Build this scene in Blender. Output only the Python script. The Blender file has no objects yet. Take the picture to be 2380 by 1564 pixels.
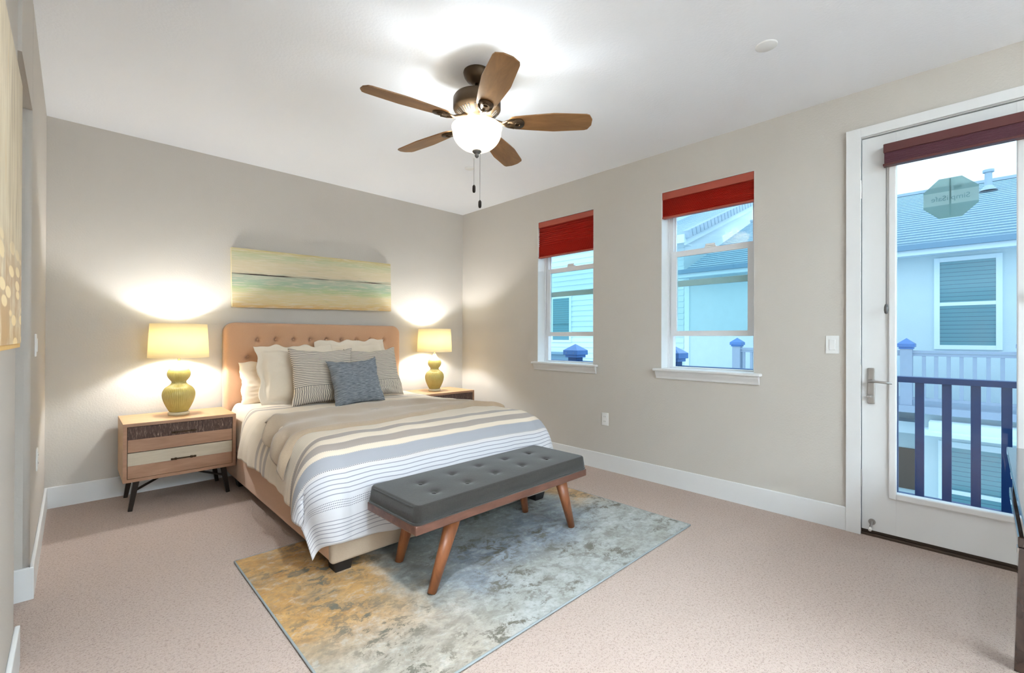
import bpy, bmesh, math, random
from mathutils import Vector, Matrix, noise
random.seed(7)
S = bpy.context.scene
COL = S.collection
PI = math.pi
R = math.radians

# ------------------------------------------------------------------ camera, sky, light level
cam_d = bpy.data.cameras.new('camera'); cam = bpy.data.objects.new('camera', cam_d); COL.objects.link(cam)
cam_d.sensor_fit = 'HORIZONTAL'; cam_d.sensor_width = 36; cam_d.lens = 1057.22 / 2380 * 36
cam_d.clip_start = .02; cam_d.clip_end = 200
yaw, pitch, roll = .8032, .0034, .0033
fw = Vector((math.cos(yaw)*math.cos(pitch), math.sin(yaw)*math.cos(pitch), math.sin(pitch)))
rt = Vector((math.sin(yaw), -math.cos(yaw), 0)); up = rt.cross(fw)
r2 = rt*math.cos(roll) + up*math.sin(roll); u2 = up*math.cos(roll) - rt*math.sin(roll)
M = Matrix((r2, u2, -fw)).transposed().to_4x4(); M.translation = Vector((-3.5111, -4.5352, 1.2009))
cam.matrix_world = M
S.camera = cam

W = bpy.data.worlds.new('overcast_sky'); S.world = W; W.use_nodes = True
bg = W.node_tree.nodes['Background']; bg.inputs[0].default_value = (.58, .84, 1.0, 1); bg.inputs[1].default_value = .88
S.view_settings.view_transform = 'Standard'; S.view_settings.look = 'None'
S.view_settings.exposure = 1.30; S.view_settings.gamma = 1; S.view_settings.use_curve_mapping = False
FAN_W, LAMP_W, CAN_W, FILL_W = 9.5, 11, 9.5, 395

# ------------------------------------------------------------------ materials
def lin(c):
    return tuple(((x/255)/12.92 if x/255 <= .04045 else ((x/255+.055)/1.055)**2.4) for x in c)
class NT:
    def __init__(s, name):
        s.m = bpy.data.materials.new(name); s.m.use_nodes = True; s.t = s.m.node_tree
        s.b = s.t.nodes['Principled BSDF']; s.out = s.t.nodes['Material Output']
    def n(s, typ, **kw):
        o = s.t.nodes.new(typ)
        for k, v in kw.items():
            if k.startswith('i_'): o.inputs[k[2:].replace('_', ' ')].default_value = v
            else: setattr(o, k, v)
        return o
    def l(s, a, b): s.t.links.new(a, b)
    def math(s, op, a, b=None, c=None):
        o = s.n('ShaderNodeMath', operation=op)
        for i, v in enumerate((a, b, c)):
            if v is None: continue
            if isinstance(v, (int, float)): o.inputs[i].default_value = v
            else: s.l(v, o.inputs[i])
        return o.outputs[0]
    def mix(s, f, a, b):
        o = s.n('ShaderNodeMix', data_type='RGBA')
        for i, v in ((0, f), (6, a), (7, b)):
            if isinstance(v, (int, float)): o.inputs[i].default_value = v
            elif isinstance(v, tuple): o.inputs[i].default_value = (*v[:3], 1)
            else: s.l(v, o.inputs[i])
        return o.outputs[2]
    def coord(s, which='Object', scale=(1, 1, 1), rot=(0, 0, 0)):
        c = s.n('ShaderNodeTexCoord'); mp = s.n('ShaderNodeMapping')
        mp.inputs['Scale'].default_value = scale; mp.inputs['Rotation'].default_value = rot
        s.l(c.outputs[which], mp.inputs['Vector']); return mp.outputs[0]
    def noise(s, vec, scale, detail=3, rough=.5, dist=0):
        o = s.n('ShaderNodeTexNoise'); o.inputs['Scale'].default_value = scale; o.inputs['Detail'].default_value = detail
        o.inputs['Roughness'].default_value = rough; o.inputs['Distortion'].default_value = dist
        s.l(vec, o.inputs['Vector']); return o.outputs[0]
    def ramp(s, f, stops, interp='LINEAR'):
        o = s.n('ShaderNodeValToRGB'); cr = o.color_ramp; cr.interpolation = interp
        while len(cr.elements) < len(stops): cr.elements.new(.5)
        for e, (p, c) in zip(cr.elements, stops):
            e.position = p; e.color = (*c, 1) if isinstance(c, tuple) else (c, c, c, 1)
        s.l(f, o.inputs[0]); return o.outputs[0]
    def bump(s, h, strength=.3, dist=.01):
        o = s.n('ShaderNodeBump'); o.inputs['Strength'].default_value = strength; o.inputs['Distance'].default_value = dist
        s.l(h, o.inputs['Height']); s.l(o.outputs[0], s.b.inputs['Normal'])
    def set(s, **kw):
        for k, v in kw.items():
            i = s.b.inputs[k.replace('_', ' ')]
            if isinstance(v, tuple): i.default_value = (*v[:3], 1)
            elif isinstance(v, (int, float)): i.default_value = v
            else: s.l(v, i)
def plain(name, c, rough=.6, metal=0, var=.0, vs=8, bump=0, bs=60, spec=.5, stretch=(1, 1, 1)):
    m = NT(name); m.set(Roughness=rough, Metallic=metal); m.b.inputs['Specular IOR Level'].default_value = spec
    v = m.coord(scale=stretch)
    f = m.noise(v, vs, 3)
    m.set(Base_Color=m.mix(m.math('MULTIPLY', f, 1.0), tuple(x*(1-var) for x in c), tuple(min(1, x*(1+var)) for x in c)))
    if bump: m.bump(m.noise(v, bs, 2), bump, .004)
    return m.m

wall_c = (.59, .548, .500)
m_wall = plain('greige_wall_paint', wall_c, .85, 0, .02, 2, .25, 90, .2)
m_ceil = plain('white_ceiling_paint', (.865, .88, .915), .9, 0, .01, 2, .25, 70, .2)
m_trim = plain('white_trim_paint', (.76, .755, .75), .45, 0, .01, 3, 0, 60, .4)
m_vinyl = plain('white_vinyl', (.80, .81, .83), .4, 0, .01, 3)
m_plate = plain('white_plastic', (.82, .82, .81), .4, 0, .01, 3)
m_shadow = plain('dark_gap', (.03, .025, .02), .8)
m_sill = plain('dark_bronze_threshold', (.05, .03, .018), .5)
m_nickel = plain('satin_nickel', (.42, .41, .40), .35, .9, .05, 20)
m_bronze = plain('dark_bronze_metal', (.075, .045, .022), .42, .6, .15, 30)
m_black = plain('black_painted_wood', (.012, .011, .012), .5)
m_darkmetal = plain('dark_brown_metal', (.022, .014, .010), .45, .4)
m_chrome = plain('bright_metal', (.6, .6, .6), .25, 1)
m_acrylic = plain('frosted_acrylic', (.75, .66, .45), .15, 0, .1, 40)
m_greyplast = plain('grey_toggle', (.10, .10, .10), .5)
m_rubber = plain('white_rubber', (.75, .73, .68), .7)

def m_carpet_():
    m = NT('berber_carpet'); v = m.coord(scale=(1, 1, 1)); v2 = m.coord(scale=(1, 1.9, 1), rot=(0, 0, R(28)))
    vo = m.n('ShaderNodeTexVoronoi'); vo.inputs['Scale'].default_value = 185; m.l(v2, vo.inputs['Vector'])
    d = vo.outputs['Distance']
    fl = m.ramp(d, [(.0, 1.0), (.45, .9), (.75, .0)])
    big = m.noise(v, 1.3, 3)
    base = m.mix(big, (.56, .44, .375), (.60, .48, .415))
    pick = m.ramp(m.noise(v, 95, 2), [(.42, 0.0), (.6, 1.0)])
    dark = m.math('MULTIPLY', m.math('SUBTRACT', 1.0, fl), m.math('ADD', m.math('MULTIPLY', pick, .50), .06))
    c = m.mix(dark, base, (.26, .18, .14))
    stain = m.n('ShaderNodeTexNoise')
    m.set(Base_Color=c, Roughness=.95); m.b.inputs['Specular IOR Level'].default_value = .1
    m.bump(fl, .55, .006); return m.m
m_carpet = m_carpet_()

def m_rug_():
    m = NT('distressed_abstract_rug'); o = m.coord(); g = m.n('ShaderNodeSeparateXYZ'); m.l(o, g.inputs[0])
    X, Y = g.outputs[0], g.outputs[1]      # object space is world space for the rug
    lo = m.noise(o, 1.6, 4, .6, .8); mid = m.noise(m.coord(scale=(1, 1.5, 1)), 6, 5, .65, 1.2); hi = m.noise(m.coord(scale=(1, 2.2, 1), rot=(0, 0, .5)), 20, 7, .75, 2.2)
    grey = m.mix(m.ramp(mid, [(.3, 0.), (.7, 1.)]), (.33, .33, .30), (.50, .52, .51))
    taupe = m.mix(m.ramp(mid, [(.35, 0.), (.65, 1.)]), (.36, .30, .24), (.52, .45, .37))
    blue = m.mix(m.ramp(mid, [(.3, 0.), (.7, 1.)]), (.14, .17, .22), (.34, .38, .44))
    gold = m.mix(m.ramp(mid, [(.3, 0.), (.7, 1.)]), (.42, .22, .075), (.62, .37, .15))
    wob = m.math('MULTIPLY', m.math('SUBTRACT', lo, .5), .9)
    def sm(v, a, b):
        r = m.n('ShaderNodeMapRange', interpolation_type='SMOOTHSTEP'); m.l(v, r.inputs[0])
        r.inputs[1].default_value = a; r.inputs[2].default_value = b; return r.outputs[0]
    Xw = m.math('ADD', X, wob); Yw = m.math('ADD', Y, m.math('MULTIPLY', wob, .6))
    c = grey
    # taupe toward the front left
    tf = m.math('MULTIPLY', sm(Xw, -2.0, -2.5), sm(Yw, -2.4, -2.9))
    c = m.mix(m.math('MULTIPLY', tf, .85), c, taupe)
    # darker teal field from bed foot to bench, partly bench shade put into the colour
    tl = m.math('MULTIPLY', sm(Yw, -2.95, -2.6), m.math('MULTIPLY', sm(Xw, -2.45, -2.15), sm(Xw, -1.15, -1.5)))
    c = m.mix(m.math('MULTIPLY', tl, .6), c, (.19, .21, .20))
    # blue band under the bench
    bd = m.math('ABSOLUTE', m.math('SUBTRACT', m.math('ADD', Yw, 2.62), m.math('MULTIPLY', m.math('ADD', X, 1.6), .12)))
    bf = m.math('MULTIPLY', sm(bd, .34, .10), m.math('MULTIPLY', sm(Xw, -2.35, -2.0), sm(Xw, -.75, -1.2)))
    c = m.mix(m.math('MULTIPLY', bf, .75), c, blue)
    c = m.mix(m.math('MULTIPLY', sm(Xw, -2.25, -2.55), sm(Yw, -3.05, -2.6)), c, gold)
    c = m.mix(m.math('MULTIPLY', m.ramp(m.noise(o, 4, 5, .6), [(.48, 0.), (.62, 1.)]), .35), c, (.27, .25, .20))
    c = m.mix(m.math('MULTIPLY', m.math('MULTIPLY', sm(Xw, -1.05, -.8), sm(Yw, -2.75, -2.3)), .8), c, gold)
    v0 = m.coord(scale=(1, 1.25, 1), rot=(0, 0, .35))
    n1 = m.noise(v0, 11, 12, .78, .35); n2 = m.noise(v0, 2.3, 4, .55, .4); n3 = m.noise(v0, 34, 6, .7, .3)
    patch = m.ramp(n2, [(.44, 0.), (.60, 1.)])
    dk = m.ramp(n1, [(.51, 0.), (.56, 1.)])
    c = m.mix(m.math('MULTIPLY', m.math('MULTIPLY', dk, m.math('ADD', m.math('MULTIPLY', patch, .85), .25)), .88), c, (.16, .145, .115))
    lt = m.ramp(n1, [(.40, 1.), (.46, 0.)])
    c = m.mix(m.math('MULTIPLY', lt, .30), c, (.60, .60, .58))
    c = m.mix(m.math('MULTIPLY', m.ramp(n3, [(.50, 0.), (.60, 1.)]), .28), c, (.20, .19, .16))
    hi = n3
    m.set(Base_Color=c, Roughness=.9); m.b.inputs['Specular IOR Level'].default_value = .15
    m.bump(hi, .25, .004); return m.m
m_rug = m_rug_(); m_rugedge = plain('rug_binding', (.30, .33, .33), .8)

def weave(name, c, scale=260, var=.12, rough=.9, sheen=.3, strength=.25):
    m = NT(name); v = m.coord()
    f = m.noise(m.coord(scale=(1, 1, 5)), scale/3, 2); g = m.noise(m.coord(scale=(5, 1, 1)), scale/3, 2); k = m.noise(v, 3, 2)
    h = m.math('ADD', f, g)
    col = m.mix(m.math('MULTIPLY', h, .5), tuple(x*(1-var) for x in c), tuple(min(1, x*(1+var)) for x in c))
    m.set(Base_Color=col, Roughness=rough); m.b.inputs['Sheen Weight'].default_value = sheen; m.b.inputs['Specular IOR Level'].default_value = .2
    m.bump(h, strength, .002); return m.m
m_linen = weave('tan_linen', (.64, .375, .225))
m_linen2 = weave('beige_linen', (.47, .37, .28))
m_charcoal = weave('charcoal_wool', (.038, .034, .030), 240, .45)
m_charpipe = weave('charcoal_piping', (.04, .038, .035))
m_white = weave('ivory_linen', (.84, .725, .585), 200, .04, .9, .2, .2)
m_throw = weave('tan_knit_throw', (.49, .365, .255), 300, .16, .95, .5, .2)
m_matt = plain('white_mattress_ticking', (.75, .72, .66), .8)

def m_duvet_():
    m = NT('striped_duvet_cotton'); uv = m.n('ShaderNodeUVMap'); uv.uv_map = 'cloth'
    g = m.n('ShaderNodeSeparateXYZ'); m.l(uv.outputs[0], g.inputs[0]); s_, t = g.outputs[0], g.outputs[1]
    nz = m.noise(m.coord(), 9, 3)
    t = m.math('ADD', t, m.math('MULTIPLY', m.math('SUBTRACT', nz, .5), .006))
    cream, cool = (.82, .70, .56), (.67, .66, .685)
    r = m.n('ShaderNodeMapRange'); m.l(t, r.inputs[0]); r.inputs[1].default_value = 2.2; r.inputs[2].default_value = 2.3
    c = m.mix(r.outputs[0], cream, cool)
    taupe, bluegrey, grey, tan = (.43, .36, .315), (.41, .41, .44), (.25, .25, .30), (.50, .41, .30)
    def band(c, a, b, col, k=1.0, extra=None):
        f = m.math('COMPARE', t, (a+b)/2, (b-a)/2)
        if extra is not None: f = m.math('MULTIPLY', f, extra)
        if k != 1: f = m.math('MULTIPLY', f, k)
        return m.mix(f, c, col)
    # fine seersucker lines up to the broad bands
    fr = m.math('FRACT', m.math('MULTIPLY', t, 52)); fine = m.math('LESS_THAN', fr, .26)
    fine = m.math('MULTIPLY', fine, m.math('LESS_THAN', t, 1.93))
    grp = m.math('GREATER_THAN', m.math('FRACT', m.math('MULTIPLY', t, 3.1)), .25)
    c = m.mix(m.math('MULTIPLY', m.math('MULTIPLY', fine, grp), .42), c, tan)
    for a, b in ((.62, .66), (.70, .76), (1.27, 1.32), (1.365, 1.415), (1.455, 1.50)): c = band(c, a, b, taupe, .85)
    c = band(c, 1.96, 2.03, taupe); c = band(c, 2.095, 2.15, taupe)
    c = band(c, 2.19, 2.262, bluegrey)
    dash = m.math('LESS_THAN', m.math('FRACT', m.math('MULTIPLY', s_, 95)), .6)
    for a in (1.958, 2.032, 2.093, 2.152, 2.188): c = band(c, a-.0015, a+.0015, grey, .6, dash)
    c = band(c, 2.263, 2.267, (.12, .13, .17), .9, dash)
    for a in (2.290, 2.314, 2.337, 2.359, 2.382): c = band(c, a-.0022, a+.0022, grey, .85)
    for a in (2.412, 2.422, 2.432, 2.442): c = band(c, a-.0015, a+.0015, (.12, .12, .16), .95, dash)
    for a in (2.498, 2.517, 2.535, 2.553, 2.574, 2.598): c = band(c, a-.002, a+.002, grey, .85)
    m.set(Base_Color=c, Roughness=.9); m.b.inputs['Sheen Weight'].default_value = .2; m.b.inputs['Specular IOR Level'].default_value = .15
    w = m.noise(m.coord(), 260, 2); se = m.math('SINE', m.math('MULTIPLY', t, 300))
    m.bump(m.math('ADD', w, m.math('MULTIPLY', se, .15)), .2, .003); return m.m
m_duvet = m_duvet_()

def m_ticking_():
    m = NT('ticking_stripe_linen'); uv = m.n('ShaderNodeUVMap'); uv.uv_map = 'cloth'
    g = m.n('ShaderNodeSeparateXYZ'); m.l(uv.outputs[0], g.inputs[0]); u, v = g.outputs[0], g.outputs[1]
    low = m.math('LESS_THAN', v, .145)
    co = m.math('ADD', m.math('MULTIPLY', u, low), m.math('MULTIPLY', v, m.math('SUBTRACT', 1., low)))
    ln = m.math('LESS_THAN', m.math('FRACT', m.math('MULTIPLY', co, 62)), .36)
    c = m.mix(m.math('MULTIPLY', ln, .85), (.74, .65, .54), (.13, .12, .125))
    m.set(Base_Color=c, Roughness=.9); m.b.inputs['Specular IOR Level'].default_value = .15
    m.bump(m.noise(m.coord(), 220, 2), .2, .003); return m.m
m_ticking = m_ticking_()
def m_greypil_():
    m = NT('grey_slub_weave'); uv = m.n('ShaderNodeUVMap'); uv.uv_map = 'cloth'
    mp = m.n('ShaderNodeMapping'); mp.inputs['Scale'].default_value = (22, 190, 1); m.l(uv.outputs[0], mp.inputs[0])
    f = m.noise(mp.outputs[0], 1, 3, .6)
    c = m.mix(m.ramp(f, [(.35, 0.), (.65, 1.)]), (.115, .13, .155), (.33, .35, .38))
    m.set(Base_Color=c, Roughness=.9); m.bump(f, .35, .003); return m.m
m_greypil = m_greypil_()

def wood(name, a, b, grain=(3, 3, 40), rough=.4, coat=0.):
    m = NT(name); v = m.coord(scale=grain)
    f = m.noise(v, 2.2, 5, .6, .6)
    m.set(Base_Color=m.mix(m.ramp(f, [(.3, 0.), (.7, 1.)]), a, b), Roughness=rough); m.b.inputs['Coat Weight'].default_value = coat
    m.b.inputs['Coat Roughness'].default_value = .08
    m.bump(f, .05, .002); return m.m
m_oak = wood('natural_oak', (.50, .28, .125), (.60, .37, .18), (1.5, 12, 12))
m_oakdk = wood('warm_brown_wood', (.36, .19, .11), (.47, .27, .17), (2, 10, 14))
m_pale = wood('whitewashed_wood', (.56, .47, .35), (.66, .57, .44), (2, 10, 14))
m_walnut = wood('walnut', (.115, .048, .032), (.20, .09, .06), (3, 12, 12), .38)
m_walnutleg = wood('orange_walnut', (.17, .055, .02), (.34, .115, .04), (12, 12, 2), .35)
m_blade = wood('fan_blade_wood', (.20, .095, .032), (.34, .17, .06), (2, 10, 4), .45)
m_desk = wood('dark_espresso_wood', (.03, .016, .012), (.06, .03, .02), (2, 14, 8), .16, .8)
def m_hide_():
    m = NT('brown_streaked_hide'); v = m.coord(scale=(60, 10, 12), rot=(0, R(20), 0)); f = m.noise(v, 2.2, 4, .7, .4)
    m.set(Base_Color=m.ramp(f, [(.3, (.045, .022, .018)), (.55, (.11, .06, .045)), (.72, (.42, .30, .22))]), Roughness=.7); m.bump(f, .4, .004); return m.m
m_hide = m_hide_()
def m_ceramic_():
    m = NT('ochre_green_glaze'); v = m.coord(); f = m.noise(v, 18, 3)
    m.set(Base_Color=m.mix(f, (.42, .33, .085), (.56, .47, .16)), Roughness=.22); m.b.inputs['Coat Weight'].default_value = .5; return m.m
m_ceramic = m_ceramic_()
def translucent(name, col, tr, trcol, rough=1.):
    m = NT(name); t = m.n('ShaderNodeBsdfTranslucent'); t.inputs[0].default_value = (*trcol, 1)
    d = m.n('ShaderNodeBsdfDiffuse'); d.inputs[0].default_value = (*col, 1)
    f = m.noise(m.coord(), 120, 2); bp = m.n('ShaderNodeBump'); bp.inputs['Strength'].default_value = .1; bp.inputs['Distance'].default_value = .002
    m.l(f, bp.inputs['Height']); m.l(bp.outputs[0], d.inputs['Normal'])
    mx = m.n('ShaderNodeMixShader'); mx.inputs[0].default_value = tr
    m.l(d.outputs[0], mx.inputs[1]); m.l(t.outputs[0], mx.inputs[2]); m.l(mx.outputs[0], m.out.inputs[0]); return m.m
m_shade = translucent('cream_lamp_shade', (.82, .76, .60), .22, (1, .84, .50))
m_bowl = translucent('frosted_glass_bowl', (.85, .78, .68), .40, (1., .90, .76))
def m_pleat_(name, base, tr):
    m = NT(name); t = m.n('ShaderNodeBsdfTranslucent'); t.inputs[0].default_value = (1., .10, .04, 1)
    m.set(Base_Color=m.mix(m.noise(m.coord(), 150, 2), tuple(x*.9 for x in base), base), Roughness=.7)
    mx = m.n('ShaderNodeMixShader'); mx.inputs[0].default_value = tr
    m.l(m.b.outputs[0], mx.inputs[1]); m.l(t.outputs[0], mx.inputs[2]); m.l(mx.outputs[0], m.out.inputs[0]); return m.m
m_red = m_pleat_('red_cellular_fabric', (.36, .042, .028), .5)
m_redrail = plain('brick_red_rail', (.40, .075, .045), .5)
m_maroon = plain('maroon_shade_fabric', (.070, .015, .026), .6)
m_maroonrail = plain('maroon_rail', (.10, .026, .024), .45)
def m_glass_(name, tint=(1, 1, 1), refl=1.0):
    m = NT(name); tr = m.n('ShaderNodeBsdfTransparent'); tr.inputs[0].default_value = (*tint, 1)
    g = m.n('ShaderNodeBsdfGlossy'); g.inputs['Roughness'].default_value = .02
    fr = m.n('ShaderNodeFresnel'); fr.inputs[0].default_value = 1.5
    geo = m.n('ShaderNodeNewGeometry'); front = m.math('SUBTRACT', 1.0, geo.outputs['Backfacing'])   # reflect once per sheet of glass
    mx = m.n('ShaderNodeMixShader'); m.l(m.math('MULTIPLY', m.math('MULTIPLY', fr.outputs[0], refl), front), mx.inputs[0])
    m.l(tr.outputs[0], mx.inputs[1]); m.l(g.outputs[0], mx.inputs[2]); m.l(mx.outputs[0], m.out.inputs[0]); return m.m
m_glass = m_glass_('clear_window_glass', (.97, .985, 1.0), 1.6); m_glass2 = m_glass_('greenish_sash_glass', (.82, .93, .93), 1.6)
def m_film_(name, c, op):
    m = NT(name); tr = m.n('ShaderNodeBsdfTransparent'); tr.inputs[0].default_value = (.85, .95, .93, 1)
    m.set(Base_Color=c, Roughness=.5)
    mx = m.n('ShaderNodeMixShader'); mx.inputs[0].default_value = op
    m.l(tr.outputs[0], mx.inputs[1]); m.l(m.b.outputs[0], mx.inputs[2]); m.l(mx.outputs[0], m.out.inputs[0]); return m.m
m_film = m_film_('translucent_sticker_green', (.22, .42, .42), .62); m_film2 = m_film_('translucent_sticker_pale', (.40, .60, .60), .62)
m_filmtxt = m_film_('sticker_lettering', (.12, .28, .29), .8)

def m_sea_():
    m = NT('seascape_paint'); o = m.coord(); g = m.n('ShaderNodeSeparateXYZ'); m.l(o, g.inputs[0]); Z = g.outputs[2]
    st = m.noise(m.coord(scale=(1.2, 1, 14)), 2.5, 5, .6, .6); st2 = m.noise(m.coord(scale=(2, 1, 30)), 3, 5, .65, .4)
    zz = m.math('ADD', Z, m.math('MULTIPLY', m.math('SUBTRACT', st, .5), .12))
    r = m.n('ShaderNodeMapRange'); m.l(zz, r.inputs[0]); r.inputs[1].default_value = 0; r.inputs[2].default_value = .51
    c = m.ramp(r.outputs[0], [(.0, (.62, .36, .13)), (.10, (.66, .52, .27)), (.24, (.66, .55, .33)), (.33, (.46, .52, .28)), (.42, (.36, .47, .33)), (.52, (.42, .47, .36)), (.575, (.43, .43, .32)), (.62, (.66, .55, .38)), (.80, (.64, .55, .36)), (.90, (.50, .52, .33)), (1., (.58, .47, .22))])
    c = m.mix(m.ramp(st2, [(.5, 0.), (.62, .75)]), c, (.68, .60, .46))
    c = m.mix(m.ramp(st2, [(.30, .55), (.40, 0.)]), c, (.34, .42, .26))
    ln = m.math('COMPARE', m.math('ADD', Z, m.math('MULTIPLY', m.math('SUBTRACT', st2, .5), .008)), .293, .0055)
    gap = m.ramp(m.noise(m.coord(scale=(1, 1, 1)), 2.2, 1), [(.42, 1.), (.5, .25)])
    c = m.mix(m.math('MULTIPLY', ln, gap), c, (.04, .025, .015))
    m.set(Base_Color=c, Roughness=.6); m.bump(st2, .2, .003); return m.m
m_sea = m_sea_(); m_canvas = plain('painted_canvas_edge', (.66, .58, .36), .7, 0, .1, 20)
def m_abs_():
    m = NT('gold_abstract_paint'); st = m.noise(m.coord(scale=(1, 9, 1.2)), 3, 5, .6, .5); o = m.coord(); g = m.n('ShaderNodeSeparateXYZ'); m.l(o, g.inputs[0])
    vo = m.n('ShaderNodeTexVoronoi'); vo.inputs['Scale'].default_value = 26; m.l(m.coord(scale=(1, .22, 1)), vo.inputs['Vector'])
    c = m.ramp(st, [(.3, (.36, .27, .17)), (.45, (.56, .45, .30)), (.6, (.66, .56, .40)), (.75, (.55, .36, .14))])
    low = m.n('ShaderNodeMapRange'); m.l(g.outputs[2], low.inputs[0]); low.inputs[1].default_value = .30; low.inputs[2].default_value = .18
    c = m.mix(m.math('MULTIPLY', low.outputs[0], m.ramp(m.noise(o, 8, 4, .6), [(.4, 0.), (.55, 1.)])), c, (.42, .25, .11))
    fl = m.math('MULTIPLY', m.ramp(vo.outputs['Distance'], [(.30, 1.), (.38, 0.)]), low.outputs[0])
    c = m.mix(fl, c, (.80, .62, .34))
    m.set(Base_Color=c, Roughness=.45); m.bump(st, .3, .004); return m.m
m_abs = m_abs_(); m_gold = plain('gold_canvas_edge', (.66, .40, .12), .5, 0, .15, 20)
# outside
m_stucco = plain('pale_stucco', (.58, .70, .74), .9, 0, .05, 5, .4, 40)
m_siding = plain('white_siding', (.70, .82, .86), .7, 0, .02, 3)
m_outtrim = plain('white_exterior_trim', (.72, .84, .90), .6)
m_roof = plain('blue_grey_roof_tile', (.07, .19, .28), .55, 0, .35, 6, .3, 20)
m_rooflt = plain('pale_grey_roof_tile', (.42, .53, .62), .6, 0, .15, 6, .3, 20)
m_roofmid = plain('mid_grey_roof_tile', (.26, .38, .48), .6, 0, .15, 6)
m_tileedge = plain('lit_tile_edge', (.60, .74, .82), .6, 0, .2, 30)  # light caught on the tile front edges, put into the colour
m_gutter = plain('slate_gutter', (.17, .30, .42), .4)
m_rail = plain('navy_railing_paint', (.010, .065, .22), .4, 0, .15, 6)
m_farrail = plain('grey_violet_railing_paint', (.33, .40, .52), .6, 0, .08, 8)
m_cap = plain('skylit_navy_post_cap', (.08, .20, .50), .35, 0, .1, 10)  # paler than the navy railing: sky light on the caps put into the colour
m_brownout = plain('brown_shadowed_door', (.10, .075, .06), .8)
m_ground = plain('grey_concrete', (.35, .4, .42), .9)
def m_blind_():
    m = NT('glass_with_closed_blinds'); g = m.n('ShaderNodeSeparateXYZ'); m.l(m.coord(), g.inputs[0])
    ln = m.math('LESS_THAN', m.math('FRACT', m.math('MULTIPLY', g.outputs[2], 12.5)), .12)
    m.set(Base_Color=m.mix(ln, (.09, .28, .34), (.03, .11, .17)), Roughness=.08); m.b.inputs['Specular IOR Level'].default_value = .8; return m.m
m_blind = m_blind_()

# ------------------------------------------------------------------ mesh helpers
def link(name, bm, mat, parent=None, smooth=False, loc=None, recalc=True):
    if recalc: bmesh.ops.recalc_face_normals(bm, faces=bm.faces)
    me = bpy.data.meshes.new(name); bm.to_mesh(me); bm.free()
    for mm in (mat if isinstance(mat, (list, tuple)) else [mat]): me.materials.append(mm)
    if smooth:
        for p in me.polygons: p.use_smooth = True
    o = bpy.data.objects.new(name, me); COL.objects.link(o)
    if parent: o.parent = parent
    if loc: o.location = loc
    return o
def thing(name, label, cat, loc=(0, 0, 0), rz=0, group=None):
    o = bpy.data.objects.new(name, None); COL.objects.link(o); o.location = loc; o.rotation_euler = (0, 0, rz); o.empty_display_size = .1
    o['label'] = label; o['category'] = cat
    if group: o['group'] = group
    return o
def tag(o, label, cat, group=None, kind=None):
    o['label'] = label; o['category'] = cat
    if group: o['group'] = group
    if kind: o['kind'] = kind
    return o
def struct(o): o['kind'] = 'structure'; return o
def copy_tree(o, parent=None):
    c = o.copy(); COL.objects.link(c); c.parent = parent
    for ch in list(o.children): copy_tree(ch, c)
    return c
def box(bm, x0, x1, y0, y1, z0, z1, bev=0, seg=2, rot=None, mi=0):
    mtx = Matrix.Translation(((x0+x1)/2, (y0+y1)/2, (z0+z1)/2))
    if rot is not None: mtx = mtx @ rot
    mtx = mtx @ Matrix.Diagonal((abs(x1-x0), abs(y1-y0), abs(z1-z0), 1))
    n0 = len(bm.faces)
    r = bmesh.ops.create_cube(bm, size=1, matrix=mtx); vs = r['verts']
    if bev:
        es = list({e for v in vs for e in v.link_edges})
        bmesh.ops.bevel(bm, geom=es, offset=bev, segments=seg, affect='EDGES', profile=.5, clamp_overlap=True)
    if mi:
        bm.faces.ensure_lookup_table()
        for f in bm.faces[n0:]: f.material_index = mi
def nb(name, mat, parent, *b, bev=.003, smooth=False, loc=None):
    bm = bmesh.new()
    for a in b: box(bm, *a, bev=bev)
    return link(name, bm, mat, parent, smooth, loc)
def bar(bm, a, b, w0, w1, d0=None, d1=None, seg=4, upv=None):
    """tapered bar a->b; seg=4 square section, more = round"""
    a, b = Vector(a), Vector(b); ax = (b-a).normalized()
    upv = Vector(upv) if upv else (Vector((0, 0, 1)) if abs(ax.z) < .9 else Vector((1, 0, 0)))
    s = ax.cross(upv).normalized(); t = s.cross(ax).normalized()
    d0 = d0 or w0; d1 = d1 or w1; rings = []
    for p, w, d in ((a, w0, d0), (b, w1, d1)):
        ring = []
        for i in range(seg):
            an = 2*PI*(i+.5)/seg; k = math.sqrt(2) if seg == 4 else 1
            ring.append(bm.verts.new(p + s*(math.cos(an)*w/2*k) + t*(math.sin(an)*d/2*k)))
        rings.append(ring)
    for i in range(seg):
        j = (i+1) % seg; bm.faces.new((rings[0][i], rings[0][j], rings[1][j], rings[1][i]))
    bm.faces.new(rings[0][::-1]); bm.faces.new(rings[1])
def tube(bm, pts, r, seg=8, closed=False):
    pts = [Vector(p) for p in pts]; n = len(pts); rings = []; prev = None
    for i, p in enumerate(pts):
        if closed: d = (pts[(i+1) % n]-pts[i-1]).normalized()
        else: d = (pts[min(i+1, n-1)]-pts[max(i-1, 0)]).normalized()
        if prev is None:
            s = d.cross(Vector((0, 0, 1)) if abs(d.z) < .9 else Vector((1, 0, 0))).normalized()
        else:
            s = (prev - d*prev.dot(d)).normalized()
        prev = s; t = d.cross(s); rr = r(i/(n-1)) if callable(r) else r
        rings.append([bm.verts.new(p + s*math.cos(2*PI*k/seg)*rr + t*math.sin(2*PI*k/seg)*rr) for k in range(seg)])
    m = n if closed else n-1
    for i in range(m):
        A, B = rings[i], rings[(i+1) % n]
        for k in range(seg): bm.faces.new((A[k], A[(k+1) % seg], B[(k+1) % seg], B[k]))
    if not closed: bm.faces.new(rings[0][::-1]); bm.faces.new(rings[-1])
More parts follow.
